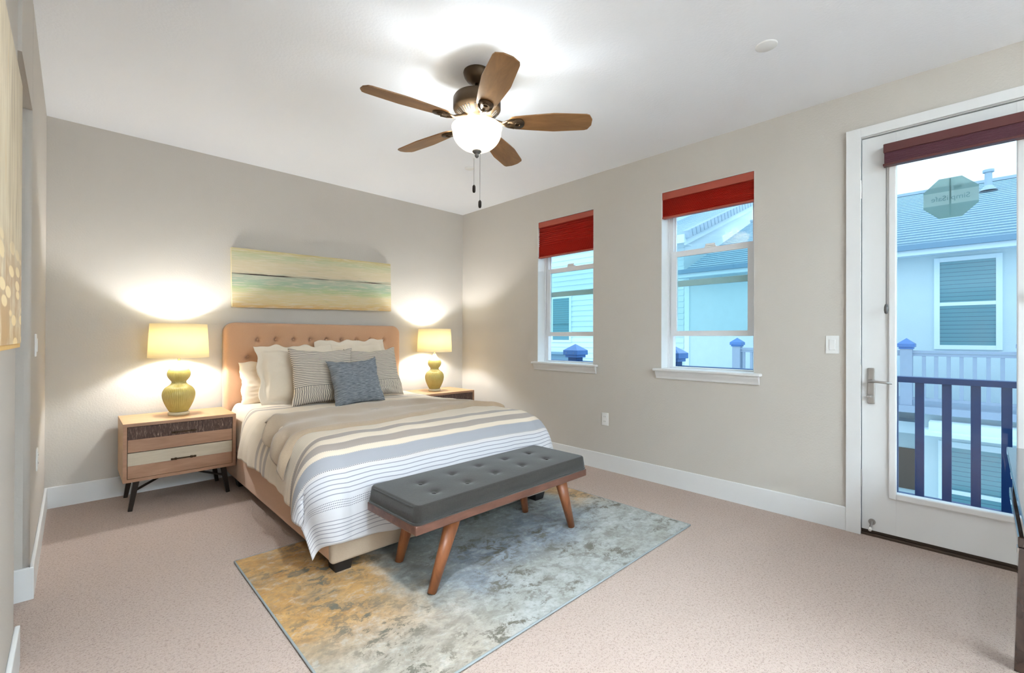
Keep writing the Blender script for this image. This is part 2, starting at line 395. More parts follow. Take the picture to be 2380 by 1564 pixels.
def lathe(bm, prof, seg=48, rib=None, loc=(0, 0, 0)):
    rings = []
    for r, z in prof:
        if r < 1e-5: rings.append([bm.verts.new((loc[0], loc[1], loc[2]+z))]); continue
        ring = []
        for k in range(seg):
            a = 2*PI*k/seg; rr = r*(1+(rib(a, z) if rib else 0))
            ring.append(bm.verts.new((loc[0]+rr*math.cos(a), loc[1]+rr*math.sin(a), loc[2]+z)))
        rings.append(ring)
    for A, B in zip(rings, rings[1:]):
        if len(A) == 1 and len(B) == 1: continue
        for k in range(seg):
            j = (k+1) % seg
            if len(A) == 1: bm.faces.new((A[0], B[j], B[k]))
            elif len(B) == 1: bm.faces.new((A[k], A[j], B[0]))
            else: bm.faces.new((A[k], A[j], B[j], B[k]))
def roundmap(x, z, w, h, r):
    ax, az = abs(x)-(w-r), abs(z)-(h-r)
    if ax > 0 and az > 0:
        m_ = max(ax, az); l_ = math.hypot(ax, az)
        ax, az = ax*m_/l_, az*m_/l_
        return math.copysign(w-r+ax, x), math.copysign(h-r+az, z)
    return x, z
def panel(bm, w, h, T, rc, re, disp=None, nx=60, nz=40, back=True):
    """upholstered panel in the XZ plane, centre 0, front toward -y at depth T, back at y=0"""
    def mk(front):
        g = []
        for i in range(nx+1):
            row = []
            for j in range(nz+1):
                # denser near borders
                a = -math.cos(PI*i/nx)*.35 + (2*i/nx-1)*.65; b = -math.cos(PI*j/nz)*.35 + (2*j/nz-1)*.65
                x, z = a*w, b*h; e = min(w-abs(x), h-abs(z)); xx, zz = roundmap(x, z, w, h, rc)
                if front:
                    k = min(e/re, 1); y = -(T-re) - re*math.sqrt(max(0, 1-(1-k)**2))
                    if disp: y += disp(xx, zz)*min(1, e/(re*.8))
                else: y = 0
                row.append(bm.verts.new((xx, y, zz)))
            g.append(row)
        for i in range(nx):
            for j in range(nz):
                f = (g[i][j], g[i+1][j], g[i+1][j+1], g[i][j+1])
                bm.faces.new(f if front else f[::-1])
        return g
    F = mk(True); B = mk(False)
    bord = lambda g: [g[i][0] for i in range(nx)] + [g[nx][j] for j in range(nz)] + [g[i][nz] for i in range(nx, 0, -1)] + [g[0][j] for j in range(nz, 0, -1)]
    a, b = bord(F), bord(B)
    for i in range(len(a)):
        j = (i+1) % len(a); bm.faces.new((a[j], a[i], b[i], b[j]))
def light(name, typ, loc, power, color, parent=None, **kw):
    d = bpy.data.lights.new(name, typ); d.energy = power; d.color = color
    for k, v in kw.items(): setattr(d, k, v)
    o = bpy.data.objects.new(name, d); COL.objects.link(o); o.location = loc
    if parent: o.parent = parent
    return o

# ------------------------------------------------------------------ room shell
H = 2.74; XL = -3.65; XS = -3.66; YB = -8.2; TH = .16
struct(nb('floor', m_carpet, None, (-5.4, 0.0, YB, 0.0, -.12, 0), bev=0))
struct(nb('ceiling', m_ceil, None, (-5.4, TH, YB-.1, TH, H, H+.12), bev=0))
struct(nb('wall_back', m_wall, None, (-5.4, TH, 0, .14, -.12, H), bev=0))
W1 = (-1.995, -1.285, .945, 2.415); W2 = (-3.395, -2.68, .945, 2.41); DR = (-4.835, -4.0, -.1, 2.452)
def pierced(name, holes, mat):
    """wall along the window side, x from 0 to TH, with rectangular openings"""
    ys = sorted({0, YB} | {h[0] for h in holes} | {h[1] for h in holes}); zs = sorted({-.12, H} | {h[2] for h in holes} | {h[3] for h in holes})
    bm = bmesh.new()
    inside = lambda y, z: any(a < y < b and c < z < d for a, b, c, d in holes)
    V = {}
    def v(x, y, z):
        if (x, y, z) not in V: V[(x, y, z)] = bm.verts.new((x, y, z))
        return V[(x, y, z)]
    ny, nz_ = len(ys)-1, len(zs)-1
    sol = [[not inside((ys[i]+ys[i+1])/2, (zs[j]+zs[j+1])/2) for j in range(nz_)] for i in range(ny)]
    for i in range(ny):
        for j in range(nz_):
            if not sol[i][j]: continue
            a, b, c, d = ys[i], ys[i+1], zs[j], zs[j+1]
            for x in (0, TH): bm.faces.new((v(x, a, c), v(x, b, c), v(x, b, d), v(x, a, d)))
            for di, dj, q in ((-1, 0, ((a, c), (a, d))), (1, 0, ((b, c), (b, d))), (0, -1, ((a, c), (b, c))), (0, 1, ((a, d), (b, d)))):
                I, J = i+di, j+dj
                if 0 <= I < ny and 0 <= J < nz_ and sol[I][J]: continue
                (p, q1), (r_, s_) = q
                bm.faces.new((v(0, p, q1), v(TH, p, q1), v(TH, r_, s_), v(0, r_, s_)))
    return struct(link(name, bm, mat))
pierced('wall_right', [W1, W2, DR], m_wall)
struct(nb('wall_front', m_wall, None, (-5.4, TH, YB-.12, YB, -.12, H), bev=0))
# left wall: far piece, header and near piece, rounded (bullnose) corners round the hall opening
def bullnose(name, b, r=.022):
    bm = bmesh.new(); box(bm, *b)
    es = [e for e in bm.edges if abs(e.verts[0].co.z-e.verts[1].co.z) > .5 and max(e.verts[0].co.x, e.verts[1].co.x) > XS-.05 and -3 < e.verts[0].co.y < -.5]
    if es: bmesh.ops.bevel(bm, geom=es, offset=r, segments=5, affect='EDGES', profile=.5)
    o = link(name, bm, m_wall); 
    for p in o.data.polygons: p.use_smooth = abs(p.normal.x) < .99 and abs(p.normal.y) < .99 and abs(p.normal.z) < .5
    return struct(o)
JY, SY = -1.50, -2.10
bullnose('wall_left', (XL-1.6, XL, JY, 0, -.12, H))
bullnose('wall_left_near', (XS-1.6, XS, YB, SY, -.12, H))
struct(nb('wall_left_header', m_wall, None, (XL-1.6, XL, SY, JY, 2.24, H), bev=0))
struct(nb('wall_hall', m_wall, None, (XL-1.7, XL-1.6, YB, 0, -.12, H), bev=0))
BH = .147
def baseboard(name, b):
    bm = bmesh.new(); box(bm, *b)
    es = [e for e in bm.edges if e.verts[0].co.z > .1 and e.verts[1].co.z > .1]
    bmesh.ops.bevel(bm, geom=es, offset=.005, segments=3, affect='EDGES', profile=.5)
    return struct(link(name, bm, m_trim))
baseboard('baseboard_back', (XL, 0, -.015, 0, 0, BH))
baseboard('baseboard_right', (-.015, 0, -3.935, -.015, 0, BH))
baseboard('baseboard_left', (XL, XL+.015, JY-.015, -.015, 0, BH))
baseboard('baseboard_hall', (XL-1.5, XL+.0, JY-.015, JY, 0, BH))
baseboard('baseboard_left_near', (XS, XS+.015, YB, SY+.012, 0, BH))

# ------------------------------------------------------------------ windows
def window(idx, hole, sash_r):
    y0, y1, z0, z1 = hole
    root = bpy.data.objects.new('window_%d' % idx, None); COL.objects.link(root); root.location = (0, (y0+y1)/2, z0); struct(root)
    oy, oz = root.location.y, root.location.z
    def part(name, mat, boxes, bev=.002, parent=root):
        bm = bmesh.new()
        for a in boxes: box(bm, a[0], a[1], a[2]-oy, a[3]-oy, a[4]-oz, a[5]-oz, bev=bev)
        return link(name, bm, mat, parent)
    part('window_reveal', m_trim, [(0.0, .118, y0, y0+.002, z0, z1), (0.0, .118, y1-.002, y1, z0, z1), (0, .118, y0, y1, z1-.002, z1), (0, .118, y0, y1, z0, z0+.002)], bev=0)
    fx0, fx1 = .118, .165; fw_ = .045
    part('window_frame', m_vinyl, [(fx0, fx1, y0, y0+fw_, z0, z1), (fx0, fx1, y1-fw_, y1, z0, z1), (fx0+.001, fx1-.001, y0+fw_-.002, y1-fw_+.002, z1-.05, z1), (fx0+.001, fx1-.001, y0+fw_-.002, y1-fw_+.002, z0, z0+.022),
         (fx0-.012, fx0, y0, y0+.014, z0, z1), (fx0-.012, fx0, y1-.014, y1, z0, z1)])
    # fixed upper sash
    ua, ub = 1.635, z1-.05
    part('upper_sash', m_vinyl, [(.142, .160, y0+fw_, y1-fw_, ua, ua+.05), (.142, .160, y0+fw_, y0+fw_+.012, ua, ub), (.142, .160, y1-fw_-.012, y1-fw_, ua, ub)])
    part('window_pane', m_glass, [(.149, .153, y0+fw_+.01, y1-fw_-.01, ua+.04, ub)], bev=0)
    # lower sash, raised
    la, lb = 1.222, 1.925; yl, yr = y1-.032, y0+.032
    sw = .048
    part('lower_sash', m_vinyl, [(.105, .132, yr, yr+sw, la, lb), (.105, .132, yl-sw, yl, la, lb), (.106, .131, yr+sw-.002, yl-sw+.002, lb-.045, lb), (.106, .131, yr+sw-.002, yl-sw+.002, la, la+.042)], bev=.001)
    part('window_pane', m_glass2, [(.117, .121, yr+sw-.005, yl-sw+.005, la+.04, lb-.04)], bev=0)
    ym = (y0+y1)/2
    part('sash_lock', m_plate, [(.100, .132, ym-.045, ym+.045, lb, lb+.012), (.100, .115, ym-.038, ym+.038, lb+.012, lb+.030)], bev=.005)
    # stool and apron
    bm = bmesh.new()
    box(bm, -.050, .118, y0-.052-oy, y1+.056-oy, -.012, .010, bev=.008, seg=3)
    link('window_sill', bm, m_trim, root)
    bm = bmesh.new(); L0, L1 = y0-.036-oy, y1+.040-oy
    prof = [(0, -.075), (-.012, -.072), (-.016, -.055), (-.030, -.03), (-.036, -.006), (0, -.006)]
    A = [bm.verts.new((x, L0, z)) for x, z in prof]; B = [bm.verts.new((x, L1, z)) for x, z in prof]
    for i in range(len(prof)):
        j = (i+1) % len(prof); bm.faces.new((A[i], A[j], B[j], B[i]))
    bm.faces.new(A[::-1]); bm.faces.new(B)
    link('window_apron', bm, m_trim, root)
    return root
window(1, W1, 0); window(2, W2, 0)

def pleated(name, label, y0, y1, ztop, zbot, x0, n_open, h_open, rail_h=.055, group='red pleated window shades'):
    t = thing(name, label, 'window shade', (x0, (y0+y1)/2, ztop), 0, group)
    oy = (y0+y1)/2; hw = (y1-y0)/2-.003
    nb('head_rail', m_redrail, t, (0, .045, -hw, hw, -rail_h, 0), bev=.004)
    # zigzag cellular fabric
    zs = [-rail_h]; z = -rail_h
    total = ztop-zbot-rail_h-.014
    hs = [h_open]*n_open; rest = total-sum(hs); ncl = max(3, int(rest/.0075)); hs += [rest/ncl]*ncl
    bm = bmesh.new(); prof = []
    for k, h in enumerate(hs):
        dpt = .017 if h > .012 else .007
        prof += [(.006+0, z), (.006+dpt, z-h*.5)]; z -= h
    prof.append((.006, z))
    back = [(.034-(p[0]-.006), p[1]) for p in prof]
    for P_, flip in ((prof, 0), (back, 1)):
        A = [bm.verts.new((x, -hw, zz)) for x, zz in P_]; B = [bm.verts.new((x, hw, zz)) for x, zz in P_]
        for i in range(len(P_)-1): bm.faces.new((A[i], A[i+1], B[i+1], B[i]))
    link('pleated_fabric', bm, m_red, t)
    nb('bottom_rail', m_redrail, t, (.0, .042, -hw, hw, z-.014, z), bev=.003)
    bm = bmesh.new(); box(bm, -.008, 0, -.03, .03, z-.014, z-.006, bev=.002); link('pull_tab', bm, m_redrail, t)
    return t
pleated('pleated_shade', 'bright red pleated shade lowered halfway over the narrow window', W1[0], W1[1], 2.412, 2.037, .004, 10, .020)
pleated('pleated_shade', 'dark red pleated shade stacked short over the wider window', W2[0], W2[1], 2.408, 2.192, .004, 0, .02, rail_h=.06)

# ------------------------------------------------------------------ glazed door
door = bpy.data.objects.new('door_1', None); COL.objects.link(door); door.location = (0, -4.42, 0); struct(door)
DY = 4.42
def dp(name, mat, boxes, parent=door, bev=.002):
    bm = bmesh.new()
    for a in boxes: box(bm, a[0], a[1], a[2]+DY, a[3]+DY, a[4], a[5], bev=bev)
    return link(name, bm, mat, parent)
y0d, y1d = -4.828, -4.012; gy0, gy1, gz0, gz1 = -4.657, -4.175, .283, 2.30
dp('door_slab', m_trim, [(.012, .056, y0d, gy0, .032, 2.438), (.012, .056, gy1, y1d, .032, 2.438), (.012, .056, gy0, gy1, .032, gz0), (.012, .056, gy0, gy1, gz1, 2.438)], bev=.001)
g = dp('glass_trim', m_trim, [(-.004, .02, gy1-.002, gy1+.034, gz0-.034, gz1+.034), (-.004, .02, gy0-.034, gy0+.002, gz0-.034, gz1+.034), (-.0035, .019, gy0+.001, gy1-.001, gz0-.034, gz0+.002), (-.0035, .019, gy0+.001, gy1-.001, gz1-.002, gz1+.034)], bev=.006)
dp('window_pane', m_glass, [(.030, .036, gy0-.005, gy1+.005, gz0-.005, gz1+.005)], bev=0)
dp('door_casing', m_trim, [(-.02, 0.0, -4.010, -3.936, 0, 2.503), (-.02, 0.0, -4.904, -4.830, 0, 2.503), (-.0195, 0.0, -4.831, -4.009, 2.446, 2.503)], bev=.001)
dp('door_jamb', m_trim, [(0.0, .15, -4.0075, -4.0, 0, 2.452), (0, .15, -4.84, -4.832, 0, 2.452), (0.001, .149, -4.833, -4.0065, 2.443, 2.452)], bev=0)
dp('door_threshold', m_sill, [(-.002, .15, -4.835, -4.008, -.01, .014), (.02, .15, -4.835, -4.008, .014, .03)], bev=.002)
for z in (2.125, 1.36, .945, .345):
    if z == 1.36: continue
    hh = .052 if z != .945 else .095
    bm = bmesh.new(); 
    box(bm, -.008, .012, y1d+DY-.001, y1d+DY+.009, z-hh, z+hh, bev=.003)
    tube(bm, [(-.010, y1d+DY+.004, z-hh-.004), (-.010, y1d+DY+.004, z+hh+.004)], .006, 10)
    link('hinge', bm, m_nickel, door)
lev = dp('door_handle', m_nickel, [(-.002, .012, -4.077, -4.041, .807, 1.025)], bev=.004)
bm = bmesh.new(); yy = -4.058+DY
tube(bm, [(.0, yy, .945), (-.045, yy, .945), (-.055, yy-.006, .946), (-.057, yy-.03, .947), (-.055, yy-.075, .944), (-.052, yy-.105, .940)], lambda t: .0095-.004*t, 12)
lathe_pts = []
link('lever', bm, m_nickel, lev, True)
bm = bmesh.new(); tube(bm, [(0, yy, .852), (-.022, yy, .852)], .010, 14); box(bm, -.03, -.018, yy-.004, yy+.020, .845, .859, bev=.003); link('thumb_turn', bm, m_nickel, lev)
# shade on the door
sh = thing('roller_shade', 'maroon shade raised to the top of the glazed door', 'window shade', (0, -4.42, 2.36), 0)
nb('head_rail', m_maroonrail, sh, (-.052, .004, -.30, .298, -.052, 0), bev=.004)
bm = bmesh.new(); box(bm, -.046, .0, -.296, .294, -.118, -.052, bev=.002)
for k in range(6): box(bm, -.048, -.002, -.296, .294, -.118+k*.011, -.111+k*.011, bev=.003)
link('stacked_fabric', bm, m_maroon, sh)
nb('bottom_rail', m_maroonrail, sh, (-.052, -.002, -.30, .300, -.130, -.117), bev=.003)
for yy_, zz_ in ((.285, -.95), (-.285, -.90)):
    bm = bmesh.new(); tube(bm, [(-.040, yy_, -.125), (-.040, yy_, zz_)], .0016, 6); c_ = link('pull_cord', bm, m_greyplast, sh)
    bm = bmesh.new(); lathe(bm, [(0, .03), (.006, .028), (.010, .012), (.011, -.006), (.008, -.024), (0, -.03)], 14, loc=(-.040, yy_, zz_-.03)); link('cord_tassel', bm, m_greyplast, c_, True)
# octagonal sticker on the outside of the glass, lettering reads from outside
st = thing('security_sticker', 'octagonal translucent security sticker on the door glass', 'sticker', (.0385, -4.406, 2.0))
def octo(bm, r, z0, z1, x0, x1):
    pts = [(r*math.cos(PI/8+k*PI/4), r*math.sin(PI/8+k*PI/4)) for k in range(8)]
    # clip polygon to z0..z1
    def clip(P, f):
        o = []
        for i in range(len(P)):
            a, b = P[i], P[(i+1) % len(P)]; fa, fb = f(a), f(b)
            if fa >= 0: o.append(a)
            if fa*fb < 0: k = fa/(fa-fb); o.append((a[0]+(b[0]-a[0])*k, a[1]+(b[1]-a[1])*k))
        return o
    P_ = clip(clip(pts, lambda p: p[1]-z0), lambda p: z1-p[1])
    A = [bm.verts.new((x0, p[0], p[1])) for p in P_]; B = [bm.verts.new((x1, p[0], p[1])) for p in P_]
    bm.faces.new(A); bm.faces.new(B[::-1])
    for i in range(len(A)): j = (i+1) % len(A); bm.faces.new((A[j], A[i], B[i], B[j]))
bm = bmesh.new(); octo(bm, .122, -.13, -.036, 0, .0006); octo(bm, .122, .038, .13, 0, .0006); link('sticker_field', bm, m_film, st)
bm = bmesh.new(); octo(bm, .122, -.036, .038, 0, .0006); link('sticker_band', bm, m_film2, st)
bm = bmesh.new(); box(bm, -.0006, -.0001, -.004, .004, -.10, .105); box(bm, -.0006, -.0001, -.045, -.015, .045, .062); link('sticker_bar', bm, m_filmtxt, st)
def textmesh(name, s, size, mat, parent, mtx, extr=.0002):
    cu = bpy.data.curves.new(name, 'FONT'); cu.body = s; cu.size = size; cu.extrude = extr; cu.align_x = 'CENTER'; cu.align_y = 'CENTER'
    tmp = bpy.data.objects.new(name, cu); COL.objects.link(tmp); bpy.context.view_layer.update()
    me = bpy.data.meshes.new_from_object(tmp.evaluated_get(bpy.context.evaluated_depsgraph_get())); bpy.data.objects.remove(tmp)
    me.transform(mtx); me.materials.clear(); me.materials.append(mat)
    o = bpy.data.objects.new(name, me); COL.objects.link(o); o.parent = parent; return o
# readable from outside (+x looking toward -x): text x axis -> +y
TM = Matrix(((0, 0, 1, 0), (1, 0, 0, 0), (0, 1, 0, 0), (0, 0, 0, 1)))
textmesh('sticker_lettering', 'SimpliSafe', .040, m_filmtxt, st, Matrix.Translation((-.0005, 0, 0)) @ TM)

# ------------------------------------------------------------------ switches, outlets, sprinkler covers, door stop
def wallplate(kind, label, loc, rz, w=.072, h=.115):
    t = thing(kind, label, 'light switch' if 'switch' in kind else 'power outlet', loc, rz)
    nb('cover_plate', m_plate, t, (-w/2, w/2, -.006, 0, -h/2, h/2), bev=.002)
    if 'switch' in kind: nb('rocker', m_plate, t, (-.017, .017, -.0095, -.005, -.034, .034), bev=.002)
    else:
        for s in (-1, 1):
            f = nb('socket_face', m_plate, t, (-.017, .017, -.008, -.005, s*.022-.014, s*.022+.014), bev=.002)
            bm = bmesh.new()
            for k in (-1, 1): box(bm, k*.007-.001, k*.007+.001, -.0085, -.0075, s*.022-.004, s*.022+.006)
            link('slot', bm, m_shadow, f)
    return t
wallplate('light_switch', 'white rocker light switch beside the glazed door', (0, -3.862, 1.165), R(-90))
wallplate('power_outlet', 'white outlet low on the window wall between the windows', (0, -2.130, .463), R(-90))
wallplate('light_switch', 'light switch on the left wall seen almost edge on', (XL, -1.19, 1.157), R(90))
wallplate('power_outlet', 'outlet low on the left wall seen almost edge on', (XL, -1.02, .545), R(90))
def cover(label, x, y, r=.040):
    t = thing('sprinkler_cover', label, 'ceiling cover', (x, y, H), 0, 'round white sprinkler covers on the ceiling')
    bm = bmesh.new(); lathe(bm, [(0, -.007), (r*.9, -.007), (r, -.004), (r, -.0)], 40); link('cover_disc', bm, m_plate, t, True)
cover('round white ceiling cover nearest the glazed door', -.90, -3.745, .052)
cover('round white ceiling cover behind the fan pull chains', -.93, -1.30, .045)
t = thing('door_stop', 'small spring door stop at the hinge corner of the door', 'door stop', (.012, -4.062, .085))
bm = bmesh.new(); tube(bm, [(0, 0, 0), (-.006, 0, 0)], .018, 18); link('mount_disc', bm, m_nickel, t)
bm = bmesh.new(); pts = [(-.006-.055*k/60, .006*math.cos(k*.9), .006*math.sin(k*.9)-.022*(k/60)) for k in range(61)]; tube(bm, pts, .0016, 6); link('spring', bm, m_nickel, t, True)
bm = bmesh.new(); tube(bm, [(-.058, 0, -.022), (-.078, 0, -.030)], .008, 12); link('rubber_tip', bm, m_rubber, t)

# ------------------------------------------------------------------ rug
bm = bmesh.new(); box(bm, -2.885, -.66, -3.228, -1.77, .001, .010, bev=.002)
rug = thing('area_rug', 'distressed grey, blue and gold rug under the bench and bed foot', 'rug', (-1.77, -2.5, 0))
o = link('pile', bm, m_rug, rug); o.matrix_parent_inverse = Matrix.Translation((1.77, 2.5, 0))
bm = bmesh.new()
c4 = [(-2.887, -3.230), (-.658, -3.230), (-.658, -1.768), (-2.887, -1.768)]
for i in range(4):
    a, b = c4[i], c4[(i+1) % 4]; n = 24
    tube(bm, [(a[0]+(b[0]-a[0])*k/n+1.77, a[1]+(b[1]-a[1])*k/n+2.5, .006) for k in range(n+1)], .005, 6)
link('binding', bm, m_rugedge, rug, True)

# ------------------------------------------------------------------ bed
bed = thing('upholstered_bed', 'tan linen bed with tufted headboard and black block feet', 'bed', (-1.77, -1.2, 0))
BX, BY = -1.77, -1.2
tz = 1.178
tufts = [(-.575+k*.1508, tz) for k in range(9)]
tufts2 = [(-.65+k*.1508, tz-.152) for k in range(10)]
alltufts = tufts + tufts2 + [(-.575+k*.1508, tz-.304) for k in range(9)]
HW, HZ0, HZ1 = .823, .10, 1.327
def hb_disp(x, z):
    zz = z+(HZ0+HZ1)/2; d = 0
    for tx, tzv in alltufts:
        dx, dz = x-tx, zz-tzv; q = dx*dx+dz*dz
        if q < .02: d += .040*math.exp(-q/.00022)+.016*math.exp(-q/.003)
    if zz > tz:
        for tx, _ in tufts:
            dx = x-tx
            if abs(dx) < .06: d += .0050*math.exp(-dx*dx/.00004)*max(0, 1-(zz-tz)/.12)
    # diagonal creases between staggered tufts
    for A_, B_ in ((tufts, tufts2),):
        for ax, az in A_:
            for bx, bz in B_:
                if abs(ax-bx) < .1:
                    vx, vz = bx-ax, bz-az; L2 = vx*vx+vz*vz; k = ((x-ax)*vx+(zz-az)*vz)/L2
                    if -.1 < k < 1.1:
                        q = (x-ax-k*vx)**2+(zz-az-k*vz)**2
                        d += .0022*math.exp(-q/.00012)
    return d
bm = bmesh.new(); panel(bm, HW, (HZ1-HZ0)/2, .105, .085, .028, hb_disp, 150, 110)
hbo = link('headboard', bm, m_linen, bed, True, (0, 1.2-.022, (HZ0+HZ1)/2))
for tx, tzv in alltufts[:19]:
    bm = bmesh.new(); bmesh.ops.create_uvsphere(bm, u_segments=10, v_segments=6, radius=.010, matrix=Matrix.Translation((tx, -.078, tzv-(HZ0+HZ1)/2)) @ Matrix.Diagonal((1, .5, 1, 1)))
    link('button', bm, m_linen, hbo, True)
RX = .815; YF = -2.295
def rail(name, b, mat):
    bm = bmesh.new(); box(bm, *b, bev=.018, seg=4); return link(name, bm, mat, bed, True)
for s in (-1, 1): rail('side_rail', (s*RX-s*.05 if s > 0 else s*RX, s*RX if s > 0 else s*RX+.05, YF+1.2+.03, 1.2-.13, .075, .36), m_linen)
rail('foot_rail', (-RX, RX, YF+1.2, YF+1.2+.05, .068, .365), m_linen2)
for s in (-1, 1):
    for y in (YF+.075, -.35):
        x = s*(RX-.075); bm = bmesh.new(); bar(bm, (x, y+1.2, .085), (x, y+1.2, 0.010 if y < -1.77 else 0), .105, .08); link('leg', bm, m_black, bed)
bm = bmesh.new(); box(bm, -.735, .735, YF+1.2+.17, 1.2-.14, .30, .585, bev=.09, seg=5)
mt = link('mattress', bm, m_matt, None, True, (BX, BY, 0)); tag(mt, 'mattress lying on the bed frame beneath the striped duvet', 'mattress')
nb('slat_deck', m_matt, bed, (-.76, .76, YF+1.2+.055, 1.2-.14, .24, .298))

# duvet ------------------------------------------------------------
CXB = -1.765; ZT = .638
def softnoise(x, y, z=0.): return noise.noise(Vector((x, y, z)))
HS, UO = .735, .42            # flat half width, overhang length each side
T0, VO = 2.0, .625             # start of the foot roll, cloth beyond it
def quarter(d, a, b):
    """arc-length walk down a quarter ellipse (a out, b down) then straight down"""
    L = PI/2*math.sqrt((a*a+b*b)/2)
    if d < L: th = d/L*PI/2; return a*math.sin(th), -b+b*math.cos(th)
    return a, -b-(d-L)
def duvet_pt(s, t, lift=0.):
    """s across (from centre), t from the head end"""
    side = 1 if s > 0 else -1
    u = max(0, abs(s)-HS); v = max(0, t-T0)
    grow = min(1, max(0, (t-.55)/.35))
    a_s = (.062+.086*grow) if side < 0 else (.095+.035*grow); b_s = .24
    a_f, b_f = .288, .30
    base = Vector((CXB+side*min(abs(s), HS), -min(t, T0), 0))
    top = ZT + .012*softnoise(s*2.2, t*2.2, 3) + .007*softnoise(s*6, t*5, 9) - .010*(abs(s)/HS)**2
    if u == 0 and v == 0: return Vector((base.x, base.y, top+lift))
    d = (u**3.2+v**3.2)**(1/3.2)
    ang = math.atan2(v, u); k = math.sin(ang)**2
    a = (a_s*(1-k)+a_f*k)*(1+.22*math.sin(2*ang)); b = b_s*(1-k)+b_f*k
    h, dz = quarter(d, a+lift, b+lift)
    # hanging folds
    hang = max(0, min(1, (d-.22)/.25))
    along = t if v < u else s+1.3
    f = hang*(.012*math.sin(along*17+2.0*softnoise(along*2, 1))+.010*softnoise(along*7, d*4, 2))
    if v == 0: f += hang*.007*math.sin(along*43+1.3)*(1 if side < 0 else .4)
    if u > 0 and v > 0: f += .030*hang*math.sin(ang*4.2+.6)*math.sin(ang*2)
    h += f + lift*0
    flare = hang*.010
    h += flare
    return Vector((base.x+side*math.cos(ang)*h, base.y-math.sin(ang)*h, top+dz+lift))
def hem_v(s):
    return VO + .012*math.sin(s*9)
def grid_mesh(name, f, ns, nt, mat, parent=None, thick=.012, uvname='cloth', sub=0):
    me = bpy.data.meshes.new(name); V = []; UV = []
    for i in range(ns+1):
        for j in range(nt+1):
            p, uv = f(i/ns, j/nt); V.append(p); UV.append(uv)
    F = [(i*(nt+1)+j, (i+1)*(nt+1)+j, (i+1)*(nt+1)+j+1, i*(nt+1)+j+1) for i in range(ns) for j in range(nt)]
    me.from_pydata([tuple(p) for p in V], [], F); lay = me.uv_layers.new(name=uvname)
    for lp in me.loops: lay.data[lp.index].uv = UV[lp.vertex_index]
    for p in me.polygons: p.use_smooth = True
    me.materials.append(mat); me.update()
    o = bpy.data.objects.new(name, me); COL.objects.link(o)
    if parent: o.parent = parent
    if thick:
        md = o.modifiers.new('thick', 'SOLIDIFY'); md.thickness = thick; md.offset = -1
    return o
TS = .155
def duv(a, b):
    s = -(HS+UO)+a*2*(HS+UO); t = TS+b*(T0+hem_v(s)-TS)
    # side hem shorter toward the head, on the left side it lifts near the foot corner
    u = max(0, abs(s)-HS)
    if u > 0:
        q = u/UO; lim = (.345 if t < 1.6 else .345+.075*min(1, (t-1.6)/.6))
        if s > 0: lim = .40
        s = math.copysign(HS+q*lim, s)
    return duvet_pt(s, t), (s, t)
dv = grid_mesh('striped_duvet', duv, 170, 210, m_duvet, thick=-.016)
tag(dv, 'cream duvet with taupe bands and thin blue grey stripes draped over the bed', 'duvet')
dv.modifiers['thick'].offset = 1

# throw blanket
def interp(x, tab):
    if x <= tab[0][0]: return tab[0][1]
    for (a, p), (b, q) in zip(tab, tab[1:]):
        if x <= b: k = (x-a)/(b-a); k = k*k*(3-2*k); return p+(q-p)*k
    return tab[-1][1]
back_t = [(-1.15, 1.42), (-.95, 1.24), (-.80, 1.16), (-.5, 1.06), (0, 1.02), (.3, 1.10), (.55, 1.26), (.75, 1.45), (.85, 1.62)]
front_t = [(-1.15, 1.80), (-1.0, 1.87), (-.82, 1.80), (-.6, 1.83), (-.35, 1.87), (0, 1.79), (.35, 1.70), (.6, 1.66), (.75, 1.74), (.85, 1.80)]
def thr(a, b):
    sl = -(.82+.24*b**.8)+.025*math.sin(b*14); s = sl+a*(.84-sl+.02*math.sin(b*7)); t0, t1 = interp(s, back_t), interp(s, front_t)
    t = t0+(t1-t0)*b
    w = abs(b-.5)*2
    x = b*(t1-t0)
    lf = .014
    # long soft folds running across the bed, gathered at the left end
    gather = 1+1.5*max(0, min(1, (-s-.55)/.35))
    lf += .011*gather*(math.sin(b*13+2.2*softnoise(s*1.3, 0, 5)+s*.8)*.5+.5)*(1-.5*w**4)
    lf += .012*gather*max(0, math.sin(b*6.2+1.2+s*1.1))**3
    lf += .006*softnoise(s*6, b*5, 7)
    if b > .985: lf = .006
    # rounded thick front fold
    lf += .020*math.exp(-((b-.93)/.045)**2)+.012*math.exp(-((a-.03)/.025)**2)
    p = duvet_pt(s, t, max(lf, .006))
    if s < -HS: p.x -= .008*gather*math.sin(b*21+s*6)*min(1, (-s-HS)/.15)
    return p, (s, t)
th_ = grid_mesh('throw_blanket', thr, 200, 90, m_throw, thick=.010)
th_.modifiers['thick'].offset = 0
tag(th_, 'tan knit throw blanket folded across the middle of the bed', 'blanket')

